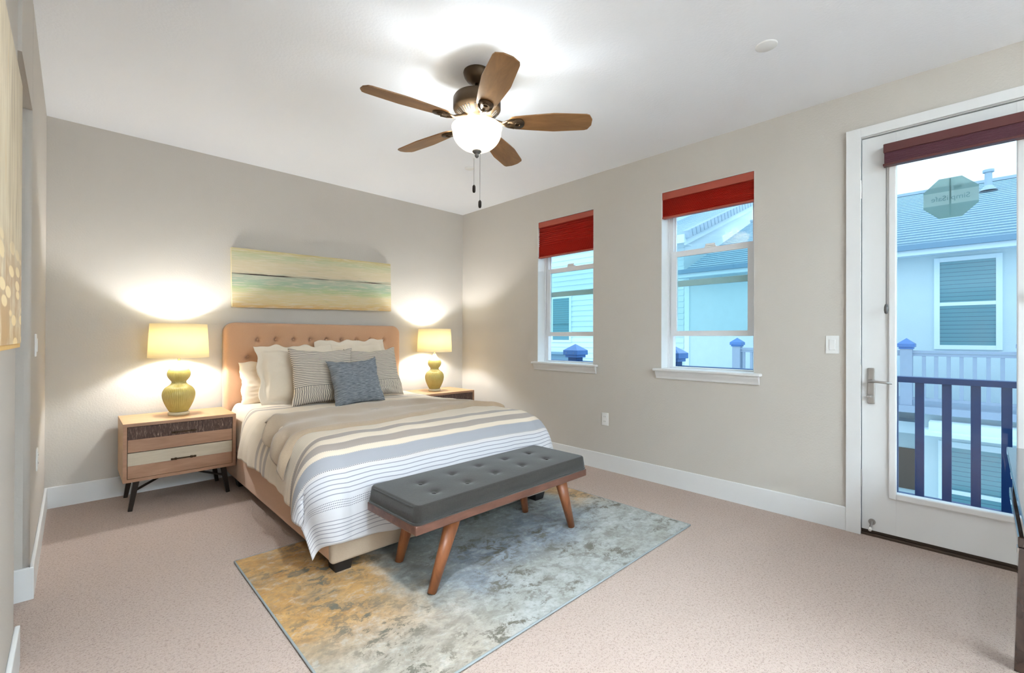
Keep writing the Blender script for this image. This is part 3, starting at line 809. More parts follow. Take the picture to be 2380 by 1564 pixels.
# pillows ----------------------------------------------------------
def pillow(name, label, cat, loc, w, h, T, tilt, rz, mat, roll=0, pinch=.07, flange=0., ruf=0., seed=0, group=None, sag=.0, bulge=2.4):
    n = 44; V, F, UV = [], [], []
    def pt(a, b, sgn):
        fa = 1-flange*2/w; fb = 1-flange*2/h
        A, B = min(1, abs(a)/fa), min(1, abs(b)/fb)
        e = max(0, (1-A**bulge))*max(0, (1-B**bulge)); th = T/2*e**.42
        x = a*w/2*(1-pinch*(1-b*b)); z = b*h/2*(1-pinch*(1-a*a))
        z -= sag*(1-a*a)*(b*.5+.5)
        if ruf: z += ruf*(math.sin(a*9+seed*2)+.6*math.sin(a*17+seed))*max(0, b)**5; x += ruf*math.sin(b*8+seed)*abs(a)**6
        wr = .014*softnoise(a*2.3+seed, b*2.3, sgn*1.7+seed)+.009*softnoise(a*5+seed, b*8, sgn*3.1)+.004*softnoise(a*13+seed, b*13, 2)
        corner = (abs(a)*abs(b))**3
        y = sgn*(th+wr*min(1, e*3)+.0025) + .006*softnoise(a*4+seed, b*4+seed, 8)*(1-e)
        return Vector((x+wr*.5, y, z+h/2))
    idx = {}
    for sg in (-1, 1):
        for i in range(n+1):
            for j in range(n+1):
                a, b = math.sin((i/n-.5)*PI), math.sin((j/n-.5)*PI)
                a = a*.55+(2*i/n-1)*.45; b = b*.55+(2*j/n-1)*.45
                idx[(sg, i, j)] = len(V); V.append(pt(a, b, sg)); UV.append((a*w/2+.5, (b+1)*h/2))
    for sg in (-1, 1):
        for i in range(n):
            for j in range(n):
                f = (idx[(sg, i, j)], idx[(sg, i+1, j)], idx[(sg, i+1, j+1)], idx[(sg, i, j+1)])
                F.append(f if sg < 0 else f[::-1])
    bd = [(i, 0) for i in range(n)]+[(n, j) for j in range(n)]+[(i, n) for i in range(n, 0, -1)]+[(0, j) for j in range(n, 0, -1)]
    for k in range(len(bd)):
        p, q = bd[k], bd[(k+1) % len(bd)]
        F.append((idx[(-1, *q)], idx[(-1, *p)], idx[(1, *p)], idx[(1, *q)]))
    me = bpy.data.meshes.new(name); me.from_pydata([tuple(v) for v in V], [], F); lay = me.uv_layers.new(name='cloth')
    for lp in me.loops: lay.data[lp.index].uv = UV[lp.vertex_index]
    for p in me.polygons: p.use_smooth = True
    me.materials.append(mat); me.update()
    o = bpy.data.objects.new(name, me); COL.objects.link(o)
    o.matrix_world = Matrix.Translation(loc) @ Matrix.Rotation(R(rz), 4, 'Z') @ Matrix.Rotation(R(tilt), 4, 'X') @ Matrix.Rotation(R(roll), 4, 'Y')
    tag(o, label, cat, group); return o
ZP = .645
pillow('bed_pillow', 'plain ivory sleeping pillow lowest at the left end of the headboard', 'pillow', (-2.165, -.285, ZP-.01), .70, .365, .15, -14, 2, m_white, 0, .035, 0, .006, 1)
pillow('pillow_sham', 'left ivory linen sham with a flat flange edge', 'pillow', (-2.10, -.50, ZP-.012), .66, .52, .14, -17, 3, m_white, 0, .025, .045, .010, 3)
pillow('pillow_sham', 'right ivory linen sham rising highest against the headboard', 'pillow', (-1.56, -.40, ZP+.0), .68, .55, .13, -15, -3, m_white, -1.5, .025, .045, .010, 4)
pillow('throw_pillow', 'left ticking striped square cushion in front of the ivory shams', 'cushion', (-1.985, -.72, ZP-.006), .53, .50, .16, -20, -6, m_ticking, 0, .11, 0, .003, 5, 'ticking striped cushions', .01)
pillow('throw_pillow', 'right ticking striped square cushion nearest the far nightstand', 'cushion', (-1.435, -.60, ZP-.006), .53, .49, .16, -20, 2, m_ticking, -2, .11, 0, .003, 6, 'ticking striped cushions', .01)
pillow('throw_pillow', 'small slate grey woven cushion in front of all the pillows', 'cushion', (-1.775, -.93, ZP-.004), .44, .41, .15, -23, -2, m_greypil, -3, .12, 0, .003, 9, None, .01)

# ------------------------------------------------------------------ nightstands
ns = thing('nightstand', 'oak nightstand with mixed wood drawer fronts left of the bed', 'nightstand', (-2.932, -.27, 0), 0, 'pair of nightstands')
nw, nd, nz0, nz1 = .334, .235, .208, .608
tk = .022
nb('case', m_oak, ns, (-nw, nw, -nd, nd, nz1-tk, nz1), (-nw, nw, -nd, nd, nz0, nz0+tk), (-nw, -nw+tk, -nd, nd, nz0+tk, nz1-tk), (nw-tk, nw, -nd, nd, nz0+tk, nz1-tk), (-nw+tk, nw-tk, nd-.02, nd-.008, nz0+tk, nz1-tk), bev=.0015)
nb('case_edge', m_oakdk, ns, (-nw, nw, -nd-.002, -nd, nz1-tk, nz1-.001), (-nw, nw, -nd-.002, -nd, nz0, nz0+tk), (-nw, -nw+tk, -nd-.002, -nd, nz0+tk, nz1-tk), (nw-tk, nw, -nd-.002, -nd, nz0+tk, nz1-tk), bev=0)
nb('inner_shadow_box', m_shadow, ns, (-nw+tk, nw-tk, -nd+.03, nd-.02, nz0+tk, nz1-tk), bev=0)
dh = (nz1-nz0-2*tk)/2
for k, (mt_, mb_) in enumerate(((m_pale, m_oakdk), (m_hide, m_oakdk))):
    z0 = nz0+tk+k*dh; zm = z0+dh*.50
    dr = nb('drawer', mb_, ns, (-nw+tk+.003, nw-tk-.003, -nd+.001, -nd+.028, z0+.002, zm), bev=.001)
    nb('drawer_inlay', mt_, dr, (-nw+tk+.003, nw-tk-.003, -nd-.001 if k else -nd+.0005, -nd+.028, zm, z0+dh-.003), bev=.001)
    bm = bmesh.new(); hz = zm+.012+ (0 if k == 0 else .012); hy = -nd-.022
    hl = .062
    tube(bm, [(-hl, hy, hz), (hl, hy, hz)], .0048, 10)
    for s in (-1, 1):
        tube(bm, [(s*(hl-.022), hy, hz), (s*(hl-.008), hy, hz)], .0085, 12); tube(bm, [(s*(hl-.002), hy, hz), (s*(hl+.012), hy, hz)], .0068, 12)
        tube(bm, [(s*(hl-.016), hy, hz), (s*(hl-.016), -nd+.001, hz)], .005, 8)
    link('handle', bm, m_bronze, dr, True)
feet = []
for sx in (-1, 1):
    for sy in (-1, 1):
        a = (sx*(nw-.075), sy*(nd-.05), nz0); b = (sx*(nw-.042), sy*(nd-.048), 0)
        bm = bmesh.new(); bar(bm, a, b, .042, .026, .034, .024); link('leg', bm, m_darkmetal, ns)
bm = bmesh.new(); zc = nz0-.055
for sx in (-1, 1):
    for sy in (-1, 1): bar(bm, (sx*.075, 0, zc+.024), (sx*(nw-.06), sy*(nd-.05), zc-.020), .012, .012)
bar(bm, (-.078, 0, zc+.024), (.078, 0, zc+.024), .014, .014)
link('cross_brace', bm, m_darkmetal, ns)
ns2 = copy_tree(ns); ns2.location = (-.553, -.27, 0); ns2['label'] = 'oak nightstand in the corner right of the bed, mostly hidden'

# ------------------------------------------------------------------ table lamps
lamp = thing('table_lamp', 'ribbed ochre gourd lamp with cream drum shade on the left nightstand', 'lamp', (-2.925, -.25, nz1), 0, 'pair of gourd table lamps')
bm = bmesh.new(); lathe(bm, [(0, 0), (.066, 0), (.068, .003), (.068, .019), (.064, .022), (0, .022)], 40); link('acrylic_base', bm, m_acrylic, lamp, True)
prof = [(0, .022), (.058, .022), (.062, .03), (.078, .06), (.095, .10), (.104, .135), (.1055, .16), (.100, .185), (.086, .208), (.066, .222), (.052, .234), (.046, .246), (.048, .256), (.058, .268), (.069, .284), (.0755, .304), (.074, .324), (.064, .346), (.046, .366), (.030, .384), (.021, .400), (.016, .412), (0, .412)]
# smooth the profile
def chaikin(P_, n=2):
    for _ in range(n):
        o = [P_[0]]
        for a, b in zip(P_, P_[1:]): o += [(.75*a[0]+.25*b[0], .75*a[1]+.25*b[1]), (.25*a[0]+.75*b[0], .25*a[1]+.75*b[1])]
        P_ = o+[P_[-1]]
    return P_
bm = bmesh.new(); lathe(bm, chaikin(prof, 1), 288, rib=lambda a, z: -.028*abs(math.sin(a*24))**.6 if .03 < z < .37 else 0); link('gourd_body', bm, m_ceramic, lamp, True)
bm = bmesh.new(); lathe(bm, [(0, .412), (.011, .412), (.011, .45), (.017, .452), (.017, .50), (0, .50)], 20); link('socket', bm, m_chrome, lamp, True)
bm = bmesh.new()
zt_, zb_, rt_, rb_ = .692, .436, .180, .193
lathe(bm, [(rb_, zb_), (rb_-(rb_-rt_)*.5, (zb_+zt_)/2), (rt_, zt_), (rt_-.002, zt_), (rb_-(rb_-rt_)*.5-.002, (zb_+zt_)/2), (rb_-.002, zb_), (rb_, zb_)], 72)
shd = link('lamp_shade', bm, m_shade, lamp, True)
bm = bmesh.new()
for k in range(3):
    a = k*2*PI/3; bar(bm, (0, 0, .66), (math.cos(a)*(rt_-.002), math.sin(a)*(rt_-.002), .672), .003, .003)
link('shade_spider', bm, m_chrome, shd)
light('lamp_bulb', 'POINT', (0, 0, .56), LAMP_W, (.93, .97, 1.0), lamp, shadow_soft_size=.03)
lamp2 = copy_tree(lamp); lamp2.location = (-.585, -.25, nz1); lamp2['label'] = 'ribbed ochre gourd lamp with cream drum shade on the corner nightstand'

# ------------------------------------------------------------------ pictures
pc = thing('wall_painting', 'wide sea horizon canvas painting above the headboard', 'painting', (-1.768, -.002, 1.475), R(0))
bm = bmesh.new(); box(bm, -.757, .757, -.038, 0, .0, .515, bev=.002)
pcv = link('canvas_edge', bm, m_canvas, pc)
nb('painted_face', m_sea, pc, (-.757, .757, -.0405, -.038, .0, .515), bev=0)
pc.rotation_euler = (0, R(-1.1), 0)
p2 = thing('wall_painting', 'tall gold and grey abstract canvas on the near left wall', 'painting', (XS+.001, -3.20, 1.170))
nb('canvas_edge', m_gold, p2, (0, .041, -.56, .545, 0, .735), bev=.002)
nb('painted_face', m_abs, p2, (.041, .0425, -.56, .543, .012, .735), bev=0)

# ------------------------------------------------------------------ bench
bn = thing('tufted_bench', 'charcoal button tufted bench with walnut legs at the bed foot', 'bench', (-1.778, -2.555, 0), R(1.2))
bl, bd_ = .642, .222
FZ0, FZ1, CZ1 = .318, .362, .446
nb('seat_frame', m_walnut, bn, (-bl, bl, -bd_, bd_, FZ0, FZ1), bev=.006)
bt = [(-bl*.655+k*bl*.3325, .036+.0*k) for k in range(5)]; bt2 = [(-bl*.71+k*bl*.338, -.108) for k in range(5)]
bt = [(x+1.778*0, y) for x, y in ((-.435, .052), (-.222, .066), (-.013, .081), (.208, .083), (.432, .086))]
bt2 = [(-.462, -.105), (-.252, -.106), (-.036, -.089), (.187, -.088), (.408, -.087)]
def bdisp(x, z):
    d = 0
    for tx, ty in bt+bt2:
        q = (x-tx)**2+(z-ty)**2
        if q < .01: d += .010*math.exp(-q/.0005)+.004*math.exp(-q/.003)
    d -= .010*(1-(x/bl)**2)*(1-(z/bd_)**2)
    return d
bm = bmesh.new(); panel(bm, bl+.002, bd_+.002, CZ1-FZ1, .032, .008, bdisp, 130, 56)
bmesh.ops.transform(bm, matrix=Matrix.Translation((0, 0, FZ1)) @ Matrix(((1, 0, 0, 0), (0, 0, 1, 0), (0, -1, 0, 0), (0, 0, 0, 1))), verts=bm.verts)
for v in bm.verts:      # slight taper toward the top
    k = (v.co.z-FZ1)/(CZ1-FZ1); v.co.x *= 1-.020*k; v.co.y *= 1-.03*k
cush = link('seat_cushion', bm, m_charcoal, bn, True)
def rr_loop(w, h, r, z, n=10):
    pts = []
    for cx_, cy_, a0 in ((w-r, h-r, 0), (-w+r, h-r, PI/2), (-w+r, -h+r, PI), (w-r, -h+r, 3*PI/2)):
        for k in range(n+1): a = a0+PI/2*k/n; pts.append((cx_+r*math.cos(a), cy_+r*math.sin(a), z))
    return pts
bm = bmesh.new(); tube(bm, rr_loop((bl+.002)*.985-.004, (bd_+.002)*.974-.004, .042, CZ1-.010), .0042, 8, True); tube(bm, rr_loop(bl+.003, bd_+.003, .044, FZ1+.008), .0042, 8, True)
link('piping', bm, m_charpipe, cush, True)
for tx, ty in bt+bt2:
    bm = bmesh.new(); bmesh.ops.create_uvsphere(bm, u_segments=14, v_segments=8, radius=.0115, matrix=Matrix.Translation((tx, ty, CZ1-.005)) @ Matrix.Diagonal((1, 1, .5, 1)))
    link('button', bm, m_charcoal, cush, True)
for tx_, ty_, bx_, by_ in ((-.385, -.165, -.53, -.185), (.445, -.165, .535, -.185), (-.40, .165, -.475, .19), (.42, .165, .51, .19)):
    top = (tx_, ty_, FZ0+.01); bot = (bx_, by_, .0105)
    bm = bmesh.new(); bar(bm, top, bot, .088, .046, .060, .036, seg=16, upv=(0, 1, 0)); link('leg', bm, m_walnutleg, bn, True)
    # shoulder block under the frame

# ------------------------------------------------------------------ dark desk at the right edge
dk = thing('console_desk', 'dark glossy espresso desk with lower shelf at the right edge', 'desk', (-.30, -4.612, 0))
nb('desk_top', m_desk, dk, (-1.35, .0, -.070, 0, .660, .690), (-1.35, .0, -.62, -.074, .660, .690), bev=.003)
nb('lower_shelf', m_desk, dk, (-.735, .07, -.62, -.010, .445, .485), bev=.004)
nb('back_panel', m_desk, dk, (.0, .03, -.60, -.02, .485, .66), bev=.002)
nb('side_panel', m_desk, dk, (-.40, .0, -.60, -.58, .485, .66), bev=.002)
nb('shelf_rail', m_chrome, dk, (-.10, .02, -.30, -.012, .560, .566), bev=.001)
bm = bmesh.new(); bar(bm, (-.712, -.040, .445), (-.722, -.030, 0), .055, .06); link('leg', bm, m_desk, dk)
bm = bmesh.new(); bar(bm, (-.712, -.59, .445), (-.712, -.60, 0), .05, .042); link('leg', bm, m_desk, dk)
bm = bmesh.new(); bar(bm, (.04, -.59, .445), (.04, -.60, 0), .05, .042); link('leg', bm, m_desk, dk)
nb('corner_bracket', m_nickel, dk, (-.738, -.70, -.030, -.008, .425, .446), bev=.001)

# ------------------------------------------------------------------ ceiling fan
FX, FY = -1.833, -2.498
fan = thing('ceiling_fan', 'bronze five blade ceiling fan with a lit frosted bowl', 'ceiling fan', (FX, FY, H))
def fl(name, prof, mat, seg=48, parent=fan, smooth=True):
    bm = bmesh.new(); lathe(bm, prof, seg); return link(name, bm, mat, parent, smooth)
fl('canopy', [(0, 0), (.078, 0), (.080, -.008), (.074, -.030), (.058, -.052), (.036, -.062), (.030, -.068), (0, -.068)], m_bronze)
fl('down_rod', [(0, -.06), (.013, -.06), (.013, -.12), (.026, -.122), (.026, -.140), (0, -.140)], m_bronze, 24)
mo = fl('motor_housing', [(0, -.125), (.050, -.126), (.100, -.134), (.130, -.148), (.1375, -.160), (.1375, -.215), (.134, -.222), (.120, -.236), (.088, -.262), (.074, -.268), (.072, -.285), (0, -.285)], m_bronze, 60)
for k in range(40):
    a = 2*PI*k/40
    if k % 8 in (0,): continue
    bm = bmesh.new(); bar(bm, (math.cos(a)*.090, math.sin(a)*.090, -.2605), (math.cos(a)*.118, math.sin(a)*.118, -.2375), .007, .008, .004, .004)
    link('vent_slot', bm, m_shadow, mo)
fl('light_fitter', [(0, -.285), (.050, -.285), (.046, -.300), (.020, -.308), (.018, -.36), (.016, -.455), (0, -.455)], m_bronze)
bowl_p = [(.143, -.318), (.146, -.322), (.1445, -.330), (.1385, -.342), (.1405, -.350), (.139, -.366), (.131, -.388), (.115, -.412), (.090, -.434), (.058, -.450), (.022, -.458), (.006, -.459)]
inn = [(r_-.004 if r_ > .01 else r_, z_+.003) for r_, z_ in bowl_p][::-1]
bw = fl('glass_bowl', chaikin(bowl_p, 1)+chaikin(inn, 1)+[bowl_p[0]], m_bowl, 64)
fl('finial', [(0, -.452), (.026, -.456), (.027, -.462), (.018, -.470), (.010, -.474), (.013, -.482), (.011, -.490), (.004, -.497), (0, -.498)], m_greyplast, 20)
for ang, ln_, off in ((200, -.655, .0), (-25, -.745, .0)):
    x0, y0 = math.cos(R(ang))*.0, 0
px = [(-.014, .008, -.655, -.50), (.014, -.012, -.742, -.455)]
for x_, y_, ze, zs_ in px:
    bm = bmesh.new(); n = 60
    tube(bm, [(x_, y_, zs_), (x_, y_, ze)], .0011, 6)
    ch = link('pull_chain', bm, m_greyplast, fan)
    bm = bmesh.new(); lathe(bm, [(0, .0), (.004, 0), (.009, -.008), (.0095, -.022), (.009, -.036), (.006, -.044), (0, -.045)], 14, loc=(x_, y_, ze)); link('chain_pendant', bm, m_darkmetal, ch, True)
def blade_mesh():
    bm = bmesh.new(); N = 26; r0, r1 = .185, .662
    def width(t): 
        w = .046+.030*min(1, t/.55)**.8
        if t > .55: w = .076-.012*((t-.55)/.45)
        if t < .06: w *= .55+.45*(t/.06)**.5
        if t > .93: w *= math.sqrt(max(0, 1-((t-.93)/.07)**2*.86))
        return w
    rings = []
    for i in range(N+1):
        t = i/N; t = t if t < .9 else .9+(t-.9)*1.0; x = r0+(r1-r0)*t; w = width(t)
        ring = []
        for (yy_, zz_) in ((-w, .003), (-w*.5, .0035), (0, .0035), (w*.5, .0035), (w, .003), (w, -.003), (w*.5, -.0035), (0, -.0035), (-w*.5, -.0035), (-w, -.003)):
            ring.append(bm.verts.new((x, yy_, zz_)))
        rings.append(ring)
    for A, B in zip(rings, rings[1:]):
        for k in range(10): bm.faces.new((A[k], A[(k+1) % 10], B[(k+1) % 10], B[k]))
    bm.faces.new(rings[0][::-1]); bm.faces.new(rings[-1]); return bm
def iron_mesh():
    bm = bmesh.new()
    tube(bm, [(.070, 0, .030), (.110, 0, .010), (.150, 0, -.004), (.19, 0, -.008)], lambda t: .012-.003*t, 10)
    # pad under the blade: rounded plate with a ring
    for x_, w_ in ((.150, .020), (.185, .038)): pass
    P_ = []
    for k in range(24):
        a = 2*PI*k/24; P_.append((.225+.050*math.cos(a)*(1.0), .040*math.sin(a)*(1+.25*math.cos(a))))
    A = [bm.verts.new((x_, y_, -.0045)) for x_, y_ in P_]; B = [bm.verts.new((x_, y_, -.0095)) for x_, y_ in P_]
    bm.faces.new(A); bm.faces.new(B[::-1])
    for i in range(24): j = (i+1) % 24; bm.faces.new((A[i], A[j], B[j], B[i]))
    for s in (-1, 1): tube(bm, [(.150, s*.008, -.006), (.18, s*.026, -.008), (.215, s*.036, -.008)], .006, 8)
    tube(bm, [(.235+.014*math.cos(2*PI*k/16), .014*math.sin(2*PI*k/16), -.012) for k in range(16)], .004, 6, True)
    return bm
ZBL = -.295
bme = None; ime = None
for k in range(5):
    a = R(26.5+72*k)
    if bme is None:
        bl_ = link('fan_blade', blade_mesh(), m_blade, fan); ir = link('blade_iron', iron_mesh(), m_bronze, bl_, True); bme, ime = bl_, ir
    else:
        bl_ = bme.copy(); COL.objects.link(bl_); ir = ime.copy(); COL.objects.link(ir); ir.parent = bl_
    bl_.parent = fan; bl_.matrix_local = Matrix.Translation((0, 0, ZBL)) @ Matrix.Rotation(a, 4, 'Z') @ Matrix.Rotation(R(-12), 4, 'X')
for a_ in (62.5, 182.5, 302.5):
    light('fan_bulb', 'POINT', (.080*math.cos(R(a_)), .080*math.sin(R(a_)), -.338), FAN_W/3, (.85, .95, 1.0), fan, shadow_soft_size=.022)

# ------------------------------------------------------------------ recessed lights in the rest of the room (behind the camera)
rl = None
for i, (x, y) in enumerate(((-3.0, -4.9), (-2.85, -3.65), (-3.1, -6.4), (-.9, -7.4))):
    if rl is None:
        rl = thing('recessed_light', 'round recessed ceiling light outside the picture, overhead or behind the viewer', 'ceiling light', (x, y, H), 0, 'recessed lights behind the viewer')
        bm = bmesh.new(); lathe(bm, [(.075, -.001), (.095, -.004), (.097, 0), (.075, 0)], 40); link('trim_ring', bm, m_plate, rl, True)
        light('recessed_bulb', 'AREA', (0, 0, -.006), CAN_W, (.80, .92, 1.0), rl, shape='DISK', size=.15, spread=R(110))
    else:
        c = copy_tree(rl); c.location = (x, y, H)

# two unseen torchieres added for fill, bouncing light off the rear ceiling
fl_ = thing('fill_floor_lamp', 'bronze torchiere added out of view behind the viewer for fill light', 'floor lamp', (-3.15, -7.3, 0), 0, 'added fill torchieres behind the viewer')
bm = bmesh.new(); lathe(bm, [(0, 0), (.14, 0), (.14, .015), (.03, .035), (0, .035)], 40); link('lamp_base', bm, m_bronze, fl_, True)
bm = bmesh.new(); tube(bm, [(0, 0, .03), (0, 0, 1.72)], .012, 12); link('lamp_pole', bm, m_bronze, fl_, True)
bm = bmesh.new(); lathe(bm, [(0, 1.70), (.06, 1.71), (.15, 1.79), (.18, 1.92), (.176, 1.92), (.146, 1.796), (.058, 1.718), (0, 1.71)], 40); link('lamp_bowl', bm, m_plate, fl_, True)
light('fill_bulb', 'POINT', (0, 0, 1.765), FILL_W, (.71, .89, 1.0), fl_, shadow_soft_size=.04)
fl2 = copy_tree(fl_); fl2.location = (-2.2, -7.8, 0)

# ------------------------------------------------------------------ outside: own deck, railing, neighbouring houses
dkf = nb('balcony_deck', m_rail, None, (.17, 1.46, -6.4, .9, -.16, -.085), bev=0); tag(dkf, 'balcony deck boards outside the glazed door', 'deck')
rg = thing('balcony_railing', 'navy railing just outside the glazed door and windows', 'railing', (1.34, -2.8, -.085))
gy = 2.8; gz = .085
nb('top_rail', m_rail, rg, (-.045, .045, -3.5, 3.4, .885+gz-.03, .902+gz), bev=.004)
nb('upper_rail', m_rail, rg, (-.02, .02, -3.5, 3.4, .855+gz, .875+gz), bev=.002)
nb('bottom_rail', m_rail, rg, (-.02, .02, -3.5, 3.4, -.075+gz, -.04+gz), bev=.002)
b0 = None
y = -4.183
ys = [(-4.183-.1565*k) for k in range(-24, 13)]
for y in ys:
    if any(abs(y-p) < .10 for p in (-.735, -2.12, -3.505, -4.89)): continue
    if b0 is None: b0 = nb('baluster', m_rail, rg, (-.019, .019, -.027, .027, -.045+gz, .87+gz), bev=.002); b0.location.y = y+gy
    else: c = b0.copy(); COL.objects.link(c); c.parent = rg; c.location.y = y+gy
def post(parent, x, y, z0, zt, w, mat, capmat, capw=.12, caph=.09):
    p = nb('post', mat, parent, (x-w, x+w, y-w, y+w, z0, zt), bev=.004)
    bm = bmesh.new(); box(bm, x-capw*.82, x+capw*.82, y-capw*.82, y+capw*.82, zt-.04, zt-.005, bev=.003); box(bm, x-capw, x+capw, y-capw, y+capw, zt-.005, zt+.055, bev=.004)
    A = [bm.verts.new((x+a*capw, y+b*capw, zt+.055)) for a, b in ((-1, -1), (1, -1), (1, 1), (-1, 1))]; T_ = bm.verts.new((x, y, zt+.055+caph))
    for i in range(4): bm.faces.new((A[i], A[(i+1) % 4], T_))
    c = link('post_cap', bm, capmat, p)
    bm = bmesh.new()
    for k in (-1, 1): bmesh.ops.create_uvsphere(bm, u_segments=8, v_segments=6, radius=.006, matrix=Matrix.Translation((x-capw, y+k*capw*.5, zt+.02)))
    link('cap_screw', bm, m_chrome, c)
for y in (-.735, -2.12, -3.505+20, -4.89):
    if y < 5: post(rg, 0, y+gy, 0, .985+gz, .07, m_rail, m_cap, .118, .085)
# the neighbours' house across the side yard
hs = thing('neighbor_house', 'pale stucco house with tiled roof seen through the glazed door', 'house', (9, -3, -3))
hx, hy, hz = 9, -3, -3
def H_(name, mat, *bs, parent=hs, bev=.003): return nb(name, mat, parent, *[(a-hx, b-hx, c-hy, d-hy, e-hz, f-hz) for a, b, c, d, e, f in bs], bev=bev)
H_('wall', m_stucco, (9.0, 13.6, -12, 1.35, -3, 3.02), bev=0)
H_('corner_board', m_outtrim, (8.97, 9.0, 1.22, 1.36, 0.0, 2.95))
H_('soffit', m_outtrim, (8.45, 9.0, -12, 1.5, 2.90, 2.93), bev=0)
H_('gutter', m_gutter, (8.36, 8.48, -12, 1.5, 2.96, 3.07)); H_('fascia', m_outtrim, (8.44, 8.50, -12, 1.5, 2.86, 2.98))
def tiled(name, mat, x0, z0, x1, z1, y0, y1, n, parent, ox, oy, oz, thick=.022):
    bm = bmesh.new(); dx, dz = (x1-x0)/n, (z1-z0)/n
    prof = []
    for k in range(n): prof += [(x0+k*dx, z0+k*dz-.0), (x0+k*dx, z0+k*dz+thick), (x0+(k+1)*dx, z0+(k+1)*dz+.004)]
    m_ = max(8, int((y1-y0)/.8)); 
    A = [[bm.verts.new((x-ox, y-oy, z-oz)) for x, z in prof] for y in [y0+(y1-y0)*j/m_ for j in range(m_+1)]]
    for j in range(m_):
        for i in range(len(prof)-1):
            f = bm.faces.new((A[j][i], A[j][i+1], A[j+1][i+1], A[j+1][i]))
            if i % 3 == 0: f.material_index = 1  # course fronts get the paler colour for the light they catch
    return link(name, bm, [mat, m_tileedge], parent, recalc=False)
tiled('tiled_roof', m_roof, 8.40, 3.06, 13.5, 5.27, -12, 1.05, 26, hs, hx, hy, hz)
H_('roof_deck', m_outtrim, (8.5, 9.2, -12, 1.0, 2.93, 3.05), bev=0)
# gable end closing the house towards the other neighbour
bm = bmesh.new(); P_ = [(9.03, 1.0), (9.03, 3.0), (13.5, 5.2), (13.6, 5.2), (13.6, 1.0)]
A = [bm.verts.new((x-hx, .98-hy, z-hz)) for x, z in P_]; B = [bm.verts.new((x-hx, .90-hy, z-hz)) for x, z in P_]
bm.faces.new(A); bm.faces.new(B[::-1])
for i in range(5): j = (i+1) % 5; bm.faces.new((A[j], A[i], B[i], B[j]))
link('gable', bm, m_outtrim, hs)
H_('ridge_cap', m_rooflt, (13.4, 13.6, -12, 1.1, 5.25, 5.33))
bm = bmesh.new(); lathe(bm, [(.16, 0), (.07, .12), (.065, .42), (.10, .44), (.10, .50), (0, .52)], 20, loc=(12.3-hx, -4.62-hy, 4.78-hz)); link('roof_vent', bm, m_rooflt, hs)
def nwindow(x, y0, y1, z0, z1, Hf, tw=.11, mid=None, name='window_unit'):
    f = Hf(name, m_outtrim, (x-.05, x, y0-tw, y0, z0-tw, z1+tw), (x-.05, x, y1, y1+tw, z0-tw, z1+tw), (x-.05, x, y0, y1, z1, z1+tw), (x-.05, x, y0, y1, z0-tw, z0), (x-.045, x, y0, y1, mid-.035, mid+.035))
    return f
w = nwindow(9.0, -4.70, -3.93, 1.09, 2.74, H_, .085, 1.90); H_('window_pane', m_blind, (8.97, 8.99, -4.70, -3.93, 1.09, 2.74), parent=hs, bev=0)
# lower storey and its window
H_('lower_wall', m_stucco, (7.55, 8.98, -12, -3.78, -3.0, -.121), bev=0)
H_('balcony_slab', m_farrail, (7.35, 9.0, -12, .9, -.12, .0))
H_('ledge', m_outtrim, (6.85, 7.5, -12, -3.80, -.42, -.36), (7.1, 7.5, -12, -3.88, -.36, -.22)); 
H_('entry_wall', m_stucco, (8.4, 8.98, -3.78, .9, -3.0, -.121), bev=0); H_('entry_ledge', m_outtrim, (7.9, 8.4, -3.78, .9, -.58, -.36))
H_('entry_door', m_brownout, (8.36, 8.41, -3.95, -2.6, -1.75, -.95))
nwindow(7.55, -4.98, -4.08, -1.9, -.68, H_, .10, -1.45); H_('window_pane', m_blind, (7.52, 7.54, -4.98, -4.08, -1.9, -.68), bev=0)
# far balcony railing
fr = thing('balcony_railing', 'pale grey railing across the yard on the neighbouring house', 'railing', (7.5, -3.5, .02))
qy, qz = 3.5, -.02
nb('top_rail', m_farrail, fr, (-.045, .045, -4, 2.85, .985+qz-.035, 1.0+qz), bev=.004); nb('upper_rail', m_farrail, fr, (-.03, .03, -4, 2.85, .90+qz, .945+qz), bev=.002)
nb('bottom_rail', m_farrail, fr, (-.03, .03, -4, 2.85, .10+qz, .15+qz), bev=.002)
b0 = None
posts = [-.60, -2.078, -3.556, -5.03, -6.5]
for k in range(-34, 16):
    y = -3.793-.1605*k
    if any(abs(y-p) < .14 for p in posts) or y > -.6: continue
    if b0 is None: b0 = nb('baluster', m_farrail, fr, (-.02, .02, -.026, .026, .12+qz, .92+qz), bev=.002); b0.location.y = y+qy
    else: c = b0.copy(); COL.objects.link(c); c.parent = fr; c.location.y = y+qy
for y in posts: post(fr, 0, y+qy, -.02, 1.065+qz, .085, m_farrail, m_cap, .125, .105)
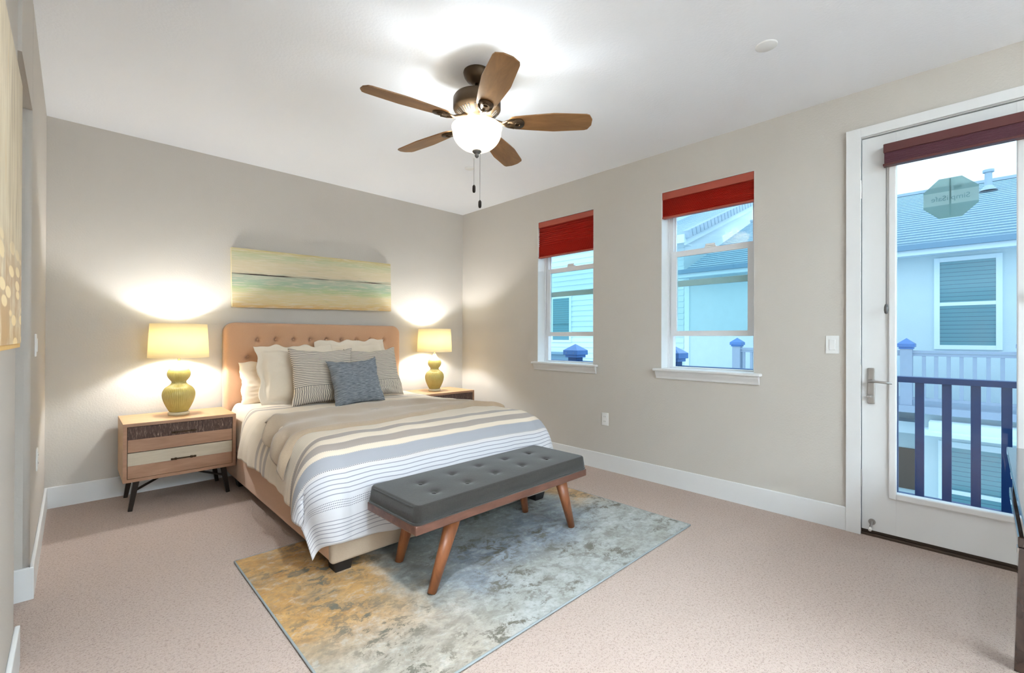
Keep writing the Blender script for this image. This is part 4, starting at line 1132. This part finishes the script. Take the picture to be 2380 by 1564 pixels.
# second house behind, white siding
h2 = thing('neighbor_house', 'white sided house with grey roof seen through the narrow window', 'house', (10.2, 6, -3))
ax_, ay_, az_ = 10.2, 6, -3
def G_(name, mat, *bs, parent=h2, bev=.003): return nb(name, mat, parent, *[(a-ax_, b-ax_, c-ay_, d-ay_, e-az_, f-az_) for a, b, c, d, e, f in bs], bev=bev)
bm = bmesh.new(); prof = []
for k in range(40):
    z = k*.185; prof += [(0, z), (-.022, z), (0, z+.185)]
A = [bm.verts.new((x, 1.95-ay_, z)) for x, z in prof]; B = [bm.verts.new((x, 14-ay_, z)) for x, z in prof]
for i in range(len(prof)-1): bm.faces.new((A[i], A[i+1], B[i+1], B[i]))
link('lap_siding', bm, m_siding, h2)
bm = bmesh.new(); P_ = [(10.2, -3), (10.2, 4.25), (16.2, 6.55), (16.2, -3)]
A = [bm.verts.new((x-ax_, 2.0-ay_, z-az_)) for x, z in P_]; B = [bm.verts.new((x-ax_, 1.94-ay_, z-az_)) for x, z in P_]
bm.faces.new(A); bm.faces.new(B[::-1])
for i in range(4): j = (i+1) % 4; bm.faces.new((A[j], A[i], B[i], B[j]))
link('end_wall', bm, m_outtrim, h2)
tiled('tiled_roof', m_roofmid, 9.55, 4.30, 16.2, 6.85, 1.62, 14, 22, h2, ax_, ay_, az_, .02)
# verge tiles along the rake
b0 = None
for k in range(26):
    x = 9.55+k*.27; z = 4.30+(x-9.55)*(2.55/6.65)
    if b0 is None:
        bm = bmesh.new(); box(bm, -.12, .12, -.10, .10, -.14, .09, bev=.012, rot=Matrix.Rotation(-math.atan2(2.55, 6.65), 4, 'Y')); b0 = link('verge_tile', bm, m_rooflt, h2)
        c = b0
    else: c = b0.copy(); COL.objects.link(c); c.parent = h2
    c.location = (x-ax_+.12, 1.60-ay_, z-az_+.06)
bm = bmesh.new(); bar(bm, (9.6-ax_, 1.66-ay_, 4.10-az_), (16.2-ax_, 1.66-ay_, 6.63-az_), .05, .05, .22, .22); link('barge_board', bm, m_outtrim, h2)
G_('fascia', m_outtrim, (9.5, 9.62, 1.62, 14, 4.05, 4.30)); G_('soffit', m_outtrim, (9.6, 10.2, 1.7, 14, 4.05, 4.09), bev=0)
G_('bay_wall', m_siding, (9.42, 16, 3.65, 14, -3, 6.8), bev=0)
bm = bmesh.new(); prof = []
for k in range(53):
    z = k*.185; prof += [(-.80, z), (-.83, z), (-.80, z+.185)]
A = [bm.verts.new((x, 3.62-ay_, z)) for x, z in prof]; B = [bm.verts.new((x, 14-ay_, z)) for x, z in prof]
for i in range(len(prof)-1): bm.faces.new((A[i], A[i+1], B[i+1], B[i]))
link('bay_siding', bm, m_siding, h2)
nwindow(9.39, 5.83, 6.60, 1.14, 2.66, G_, .09, 1.70); G_('window_pane', m_blind, (9.345, 9.36, 5.83, 6.60, 1.14, 2.66), bev=0)
G_('belt_ledge', m_gutter, (9.15, 9.4, 5.4, 14, .35, .62), (9.0, 9.4, 5.4, 14, .62, .70))
gr = nb('ground', m_ground, None, (.17, 24, -14, 16, -3.15, -3.0), bev=0); gr['kind'] = 'structure'
